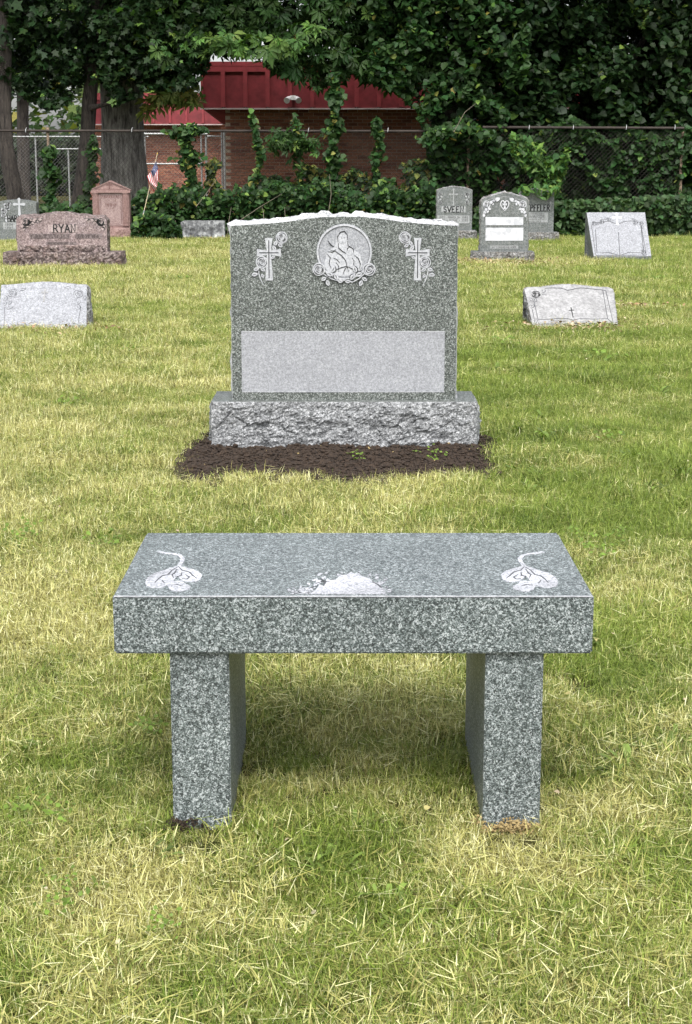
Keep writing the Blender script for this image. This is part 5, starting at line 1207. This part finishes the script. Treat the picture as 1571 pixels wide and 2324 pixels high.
o = foliage('leafy_sprays', 'oval', [(1150,330,300),(1190,380,310),(1230,430,330),(1262,450,380),(1290,370,330),(1400,400,350)], 1160, 1290, 0, 27.5, 27.9, 700, .13, (.040,.095,.022), None, None, bright=.3)
tag(o, 'brighter green leafy sprays arching over the top of the half hidden headstone', 'foliage')
o = foliage('overhanging_leaves', 'oval', [(1180,438,420),(1210,446,418),(1240,452,420),(1262,440,425)], 1180, 1262, 0, 25.75, 26.0, 90, .12, (.05,.12,.028), None, None, bright=.4)
tag(o, 'few bright leaves hanging over the top of the half hidden headstone', 'foliage')
# twigs in the hedge
m = MB()
for (a, b, c) in (((445,470),(475,430),(500,395)),((545,500),(590,470),(640,440)),((740,520),(752,440),(748,395)),((600,525),(598,480),(595,470)),((640,520),(648,500),(646,470)),((515,545),(520,500),(525,470)),((395,548),(402,520),(398,500)),((285,548),(330,540),(370,535)),((1030,300),(1055,255),(1080,235))):
    m.tube([V(*a, 27.1), V(*b, 27.2), V(*c, 27.3)], [.006,.005,.003], 5)
o = m.build('bare_twigs', [plain('twig', (.13,.11,.08), .9)]); tag(o, 'bare pale twigs poking out of the ivy bank', 'twigs', kind='stuff')

# ------------------------------------------------------------------ leaf litter, weeds, grass
def litter():
    n = 900; x = rng.uniform(-5.4, 5.4, n); y = 26.4 + .8*rng.random(n)**2; P = np.stack([x, y, rng.uniform(.02, .05, n)], 1)
    pts = [P]; 
    for (px, py, rr, k) in ((1140,602,.9,700),(1060,600,.4,250),(1300,752,.55,300),(1430,704,.28,120),(100,757,.5,160),(500,548,.7,160),(1150,610,1.0,200)):
        c = Z(px, py); pts.append(np.stack([c.x + rng.normal(0, rr*.55, k), c.y + rng.normal(0, rr*.4, k), rng.uniform(.02, .07, k)], 1))
    P = np.concatenate(pts); n = len(P)
    c = np.array([(.30,.19,.11),(.40,.30,.18),(.20,.13,.08),(.50,.42,.28)])[rng.integers(0, 4, n)] * rng.uniform(.7, 1.2, (n, 1))
    nn = rng.normal(0, .5, (n, 3)); nn[:, 2] = 1.2
    o = leaf_mesh('fallen_leaves', 'oval', P, nn, rng.uniform(.02, .055, n), c, M_DRYLEAF, None, 'stuff', hang=0); tag(o, 'dry brown leaf litter at the foot of the stones and ivy', 'leaf litter')
    n = 170; y = rng.uniform(2.2, 12, n)**1.0; x = rng.uniform(-1, 1, n)*(y*.2074+.2); P = np.stack([x, y, rng.uniform(.02, .04, n)], 1)
    nn = rng.normal(0, .5, (n, 3)); nn[:, 2] = 1.2
    c = np.array([(.46,.42,.28),(.38,.34,.14),(.40,.32,.22)])[rng.integers(0, 3, n)] * rng.uniform(.8, 1.1, (n, 1))
    k = np.ones(n, bool)
    for (x0, x1, y0, y1) in FOOT: k &= ~((x > x0-.02) & (x < x1+.02) & (y > y0-.02) & (y < y1+.02))
    P, nn, c = P[k], nn[k], c[k]; o = leaf_mesh('scattered_leaves', 'heart', P, nn, rng.uniform(.007, .015, len(P)), c, M_DRYLEAF, None, 'stuff', hang=0); tag(o, 'pale dry leaf scraps scattered over the lawn', 'leaves')
def weeds():
    spots = [(755,1960,.06,1),(720,2000,.06,1),(880,2060,.055,1),(1410,1760,.07,1),(1520,1700,.06,1),(1330,1480,.06,1),(350,1960,.06,1),(80,1720,.06,1),(1200,560*2,.08,1),(1120,850,.1,1),(1370,820,.11,0),(1500,900,.1,1),(1180,990,.09,1),(1245,1005,.10,1),(1225,960,.08,1),(1290,1000,.07,1),(1150,930,.07,1),(1390,1010,.07,0),(1430,1045,.08,1),(1180,1080,.08,1),(1225,1090,.07,1),(1480,1120,.08,1),(1540,1090,.08,1),(1340,1260,.045,0),(1375,1275,.05,0),(1405,1245,.04,0),(1310,1240,.04,0),
             (770,2010,.05,1),(800,1985,.05,1),(60,1880,.035,0),(130,1890,.035,0),(150,2105,.03,0),(145,2050,.03,0),(345,1690,.035,0),(370,2160,.03,0),(1470,1720,.05,1),(1400,1960,.05,1),(1500,1810,.04,1),(250,1250,.05,0),(60,1230,.05,0),(460,1770,.03,0),(1150,790,.09,0),(160,930,.06,0),(975,1052,.05,0),(810,1058,.04,0),(850,1880,.04,1),(905,2110,.05,1),(230,2030,.04,1),(40,1240,.05,0),(1490,640,.1,0),(420,640,.1,0),(300,810,.06,0)]
    pos = []; nr = []; sz = []; co = []; V_ = MB(); C_ = []
    for (px, py, L, kind) in spots:
        c = Z(px, py)
        if kind:   # strap-leaved rosette
            for i in range(rng.integers(7, 12)):
                a = rng.uniform(0, 6.28); l = L*rng.uniform(.6, 1.25); el = rng.uniform(.45, 1.15); w2 = l*rng.uniform(.05, .11)
                d = Vector((math.cos(a)*math.cos(el), math.sin(a)*math.cos(el), math.sin(el))); s = Vector((-math.sin(a), math.cos(a), 0))*w2; b = Vector((c.x + rng.normal(0, .012), c.y + rng.normal(0, .012), .005))
                p1 = b + d*l*.5; p2 = p1 + Vector((d.x, d.y, d.z*.4))*l*.35; p3 = p2 + Vector((d.x, d.y, -.3))*l*.25
                V_.add([b-s*.4, b+s*.4, p1-s, p1+s, p2-s*.8, p2+s*.8, p3], [(0,1,3,2),(2,3,5,4),(4,5,6)])
                cc = np.array((.115,.165,.035))*rng.uniform(.6, 1.7); C_ += [cc]*7
        else:
            k = 26; pos.append(np.stack([c.x + rng.normal(0, L*.6, k), c.y + rng.normal(0, L*.8, k), rng.uniform(.025, .07, k)], 1)); q = rng.normal(0, .45, (k, 3)); q[:, 2] = 1; q[:, 1] -= .3; nr.append(q); sz.append(L*.32*rng.uniform(.6, 1.2, k)); co.append(np.array((.13,.20,.035))[None]*rng.uniform(.7, 1.4, (k, 1)))
    o = leaf_mesh('clover', 'heart', np.concatenate(pos), np.concatenate(nr), np.concatenate(sz), np.concatenate(co), M_LEAF, None, 'stuff', hang=0); tag(o, 'small bright green clover-like weeds in the lawn', 'weeds')
    me = bpy.data.meshes.new('broadleaf_weeds'); me.from_pydata(V_.v, [], V_.f); set_tint(me, C_); o = mesh_obj('broadleaf_weeds', me, M_LEAF); tag(o, 'strap-leaved weed rosettes in the lawn, thickest right of the big monument', 'weeds', kind='stuff')
FOOT = [(-.322, -.220, 2.965, 3.44), (.262, .362, 2.965, 3.44), (SX-.57, SX+.57, 7.10, 7.46)]
for o in list(sc.objects):
    if o.parent is None and o.get('category') == 'headstone' and o.name.split('.')[0] in ('slant_headstone','headstone','temple_headstone','low_headstone'):
        bx = [];
        for c in o.children:
            if c.name.split('.')[0] in ('stone','tablet','base','block','plinth'):
                for k in c.bound_box: bx.append((o.location.x + c.location.x + k[0], o.location.y + c.location.y + k[1]))
        xs = [b[0] for b in bx]; ys = [b[1] for b in bx]; FOOT.append((min(xs), max(xs), min(ys)+.01, max(ys)))
litter(); weeds(); grass()
# loose soil at the bench legs
def legsoil():
    m = MB()
    for (cx, cy, mi, n, rx) in ((-.322, 2.955, 0, 260, .022), (-.29, 2.955, 0, 60, .03), (.315, 2.945, 1, 420, .055), (.25, 2.965, 1, 60, .02)):
        for i in range(n):
            x = cx + rng.normal(0, rx*.6); y = cy + rng.normal(0, .008); s = rng.uniform(.0012, .0042)
            z = max(0, .022*math.exp(-((x-cx)/rx)**2) * rng.random()) + .004
            if -.32 < x < -.22 and y > 2.958: y = 2.957
            q = rng.uniform(.6, 1.2, 6)
            m.add([(x+s*q[0],y,z),(x-s*q[1],y,z),(x,y+s*q[2],z),(x,y-s*q[3],z),(x,y,z+s*q[4]),(x,y,z-s*q[5])], [(0,2,4),(2,1,4),(1,3,4),(3,0,4),(2,0,5),(1,2,5),(3,1,5),(0,3,5)], mi)
    o = m.build('loose_soil', [M_SOIL, M_TAN]); tag(o, 'crumbs of dark and tan soil at the feet of the bench legs', 'soil', kind='stuff')
legsoil()
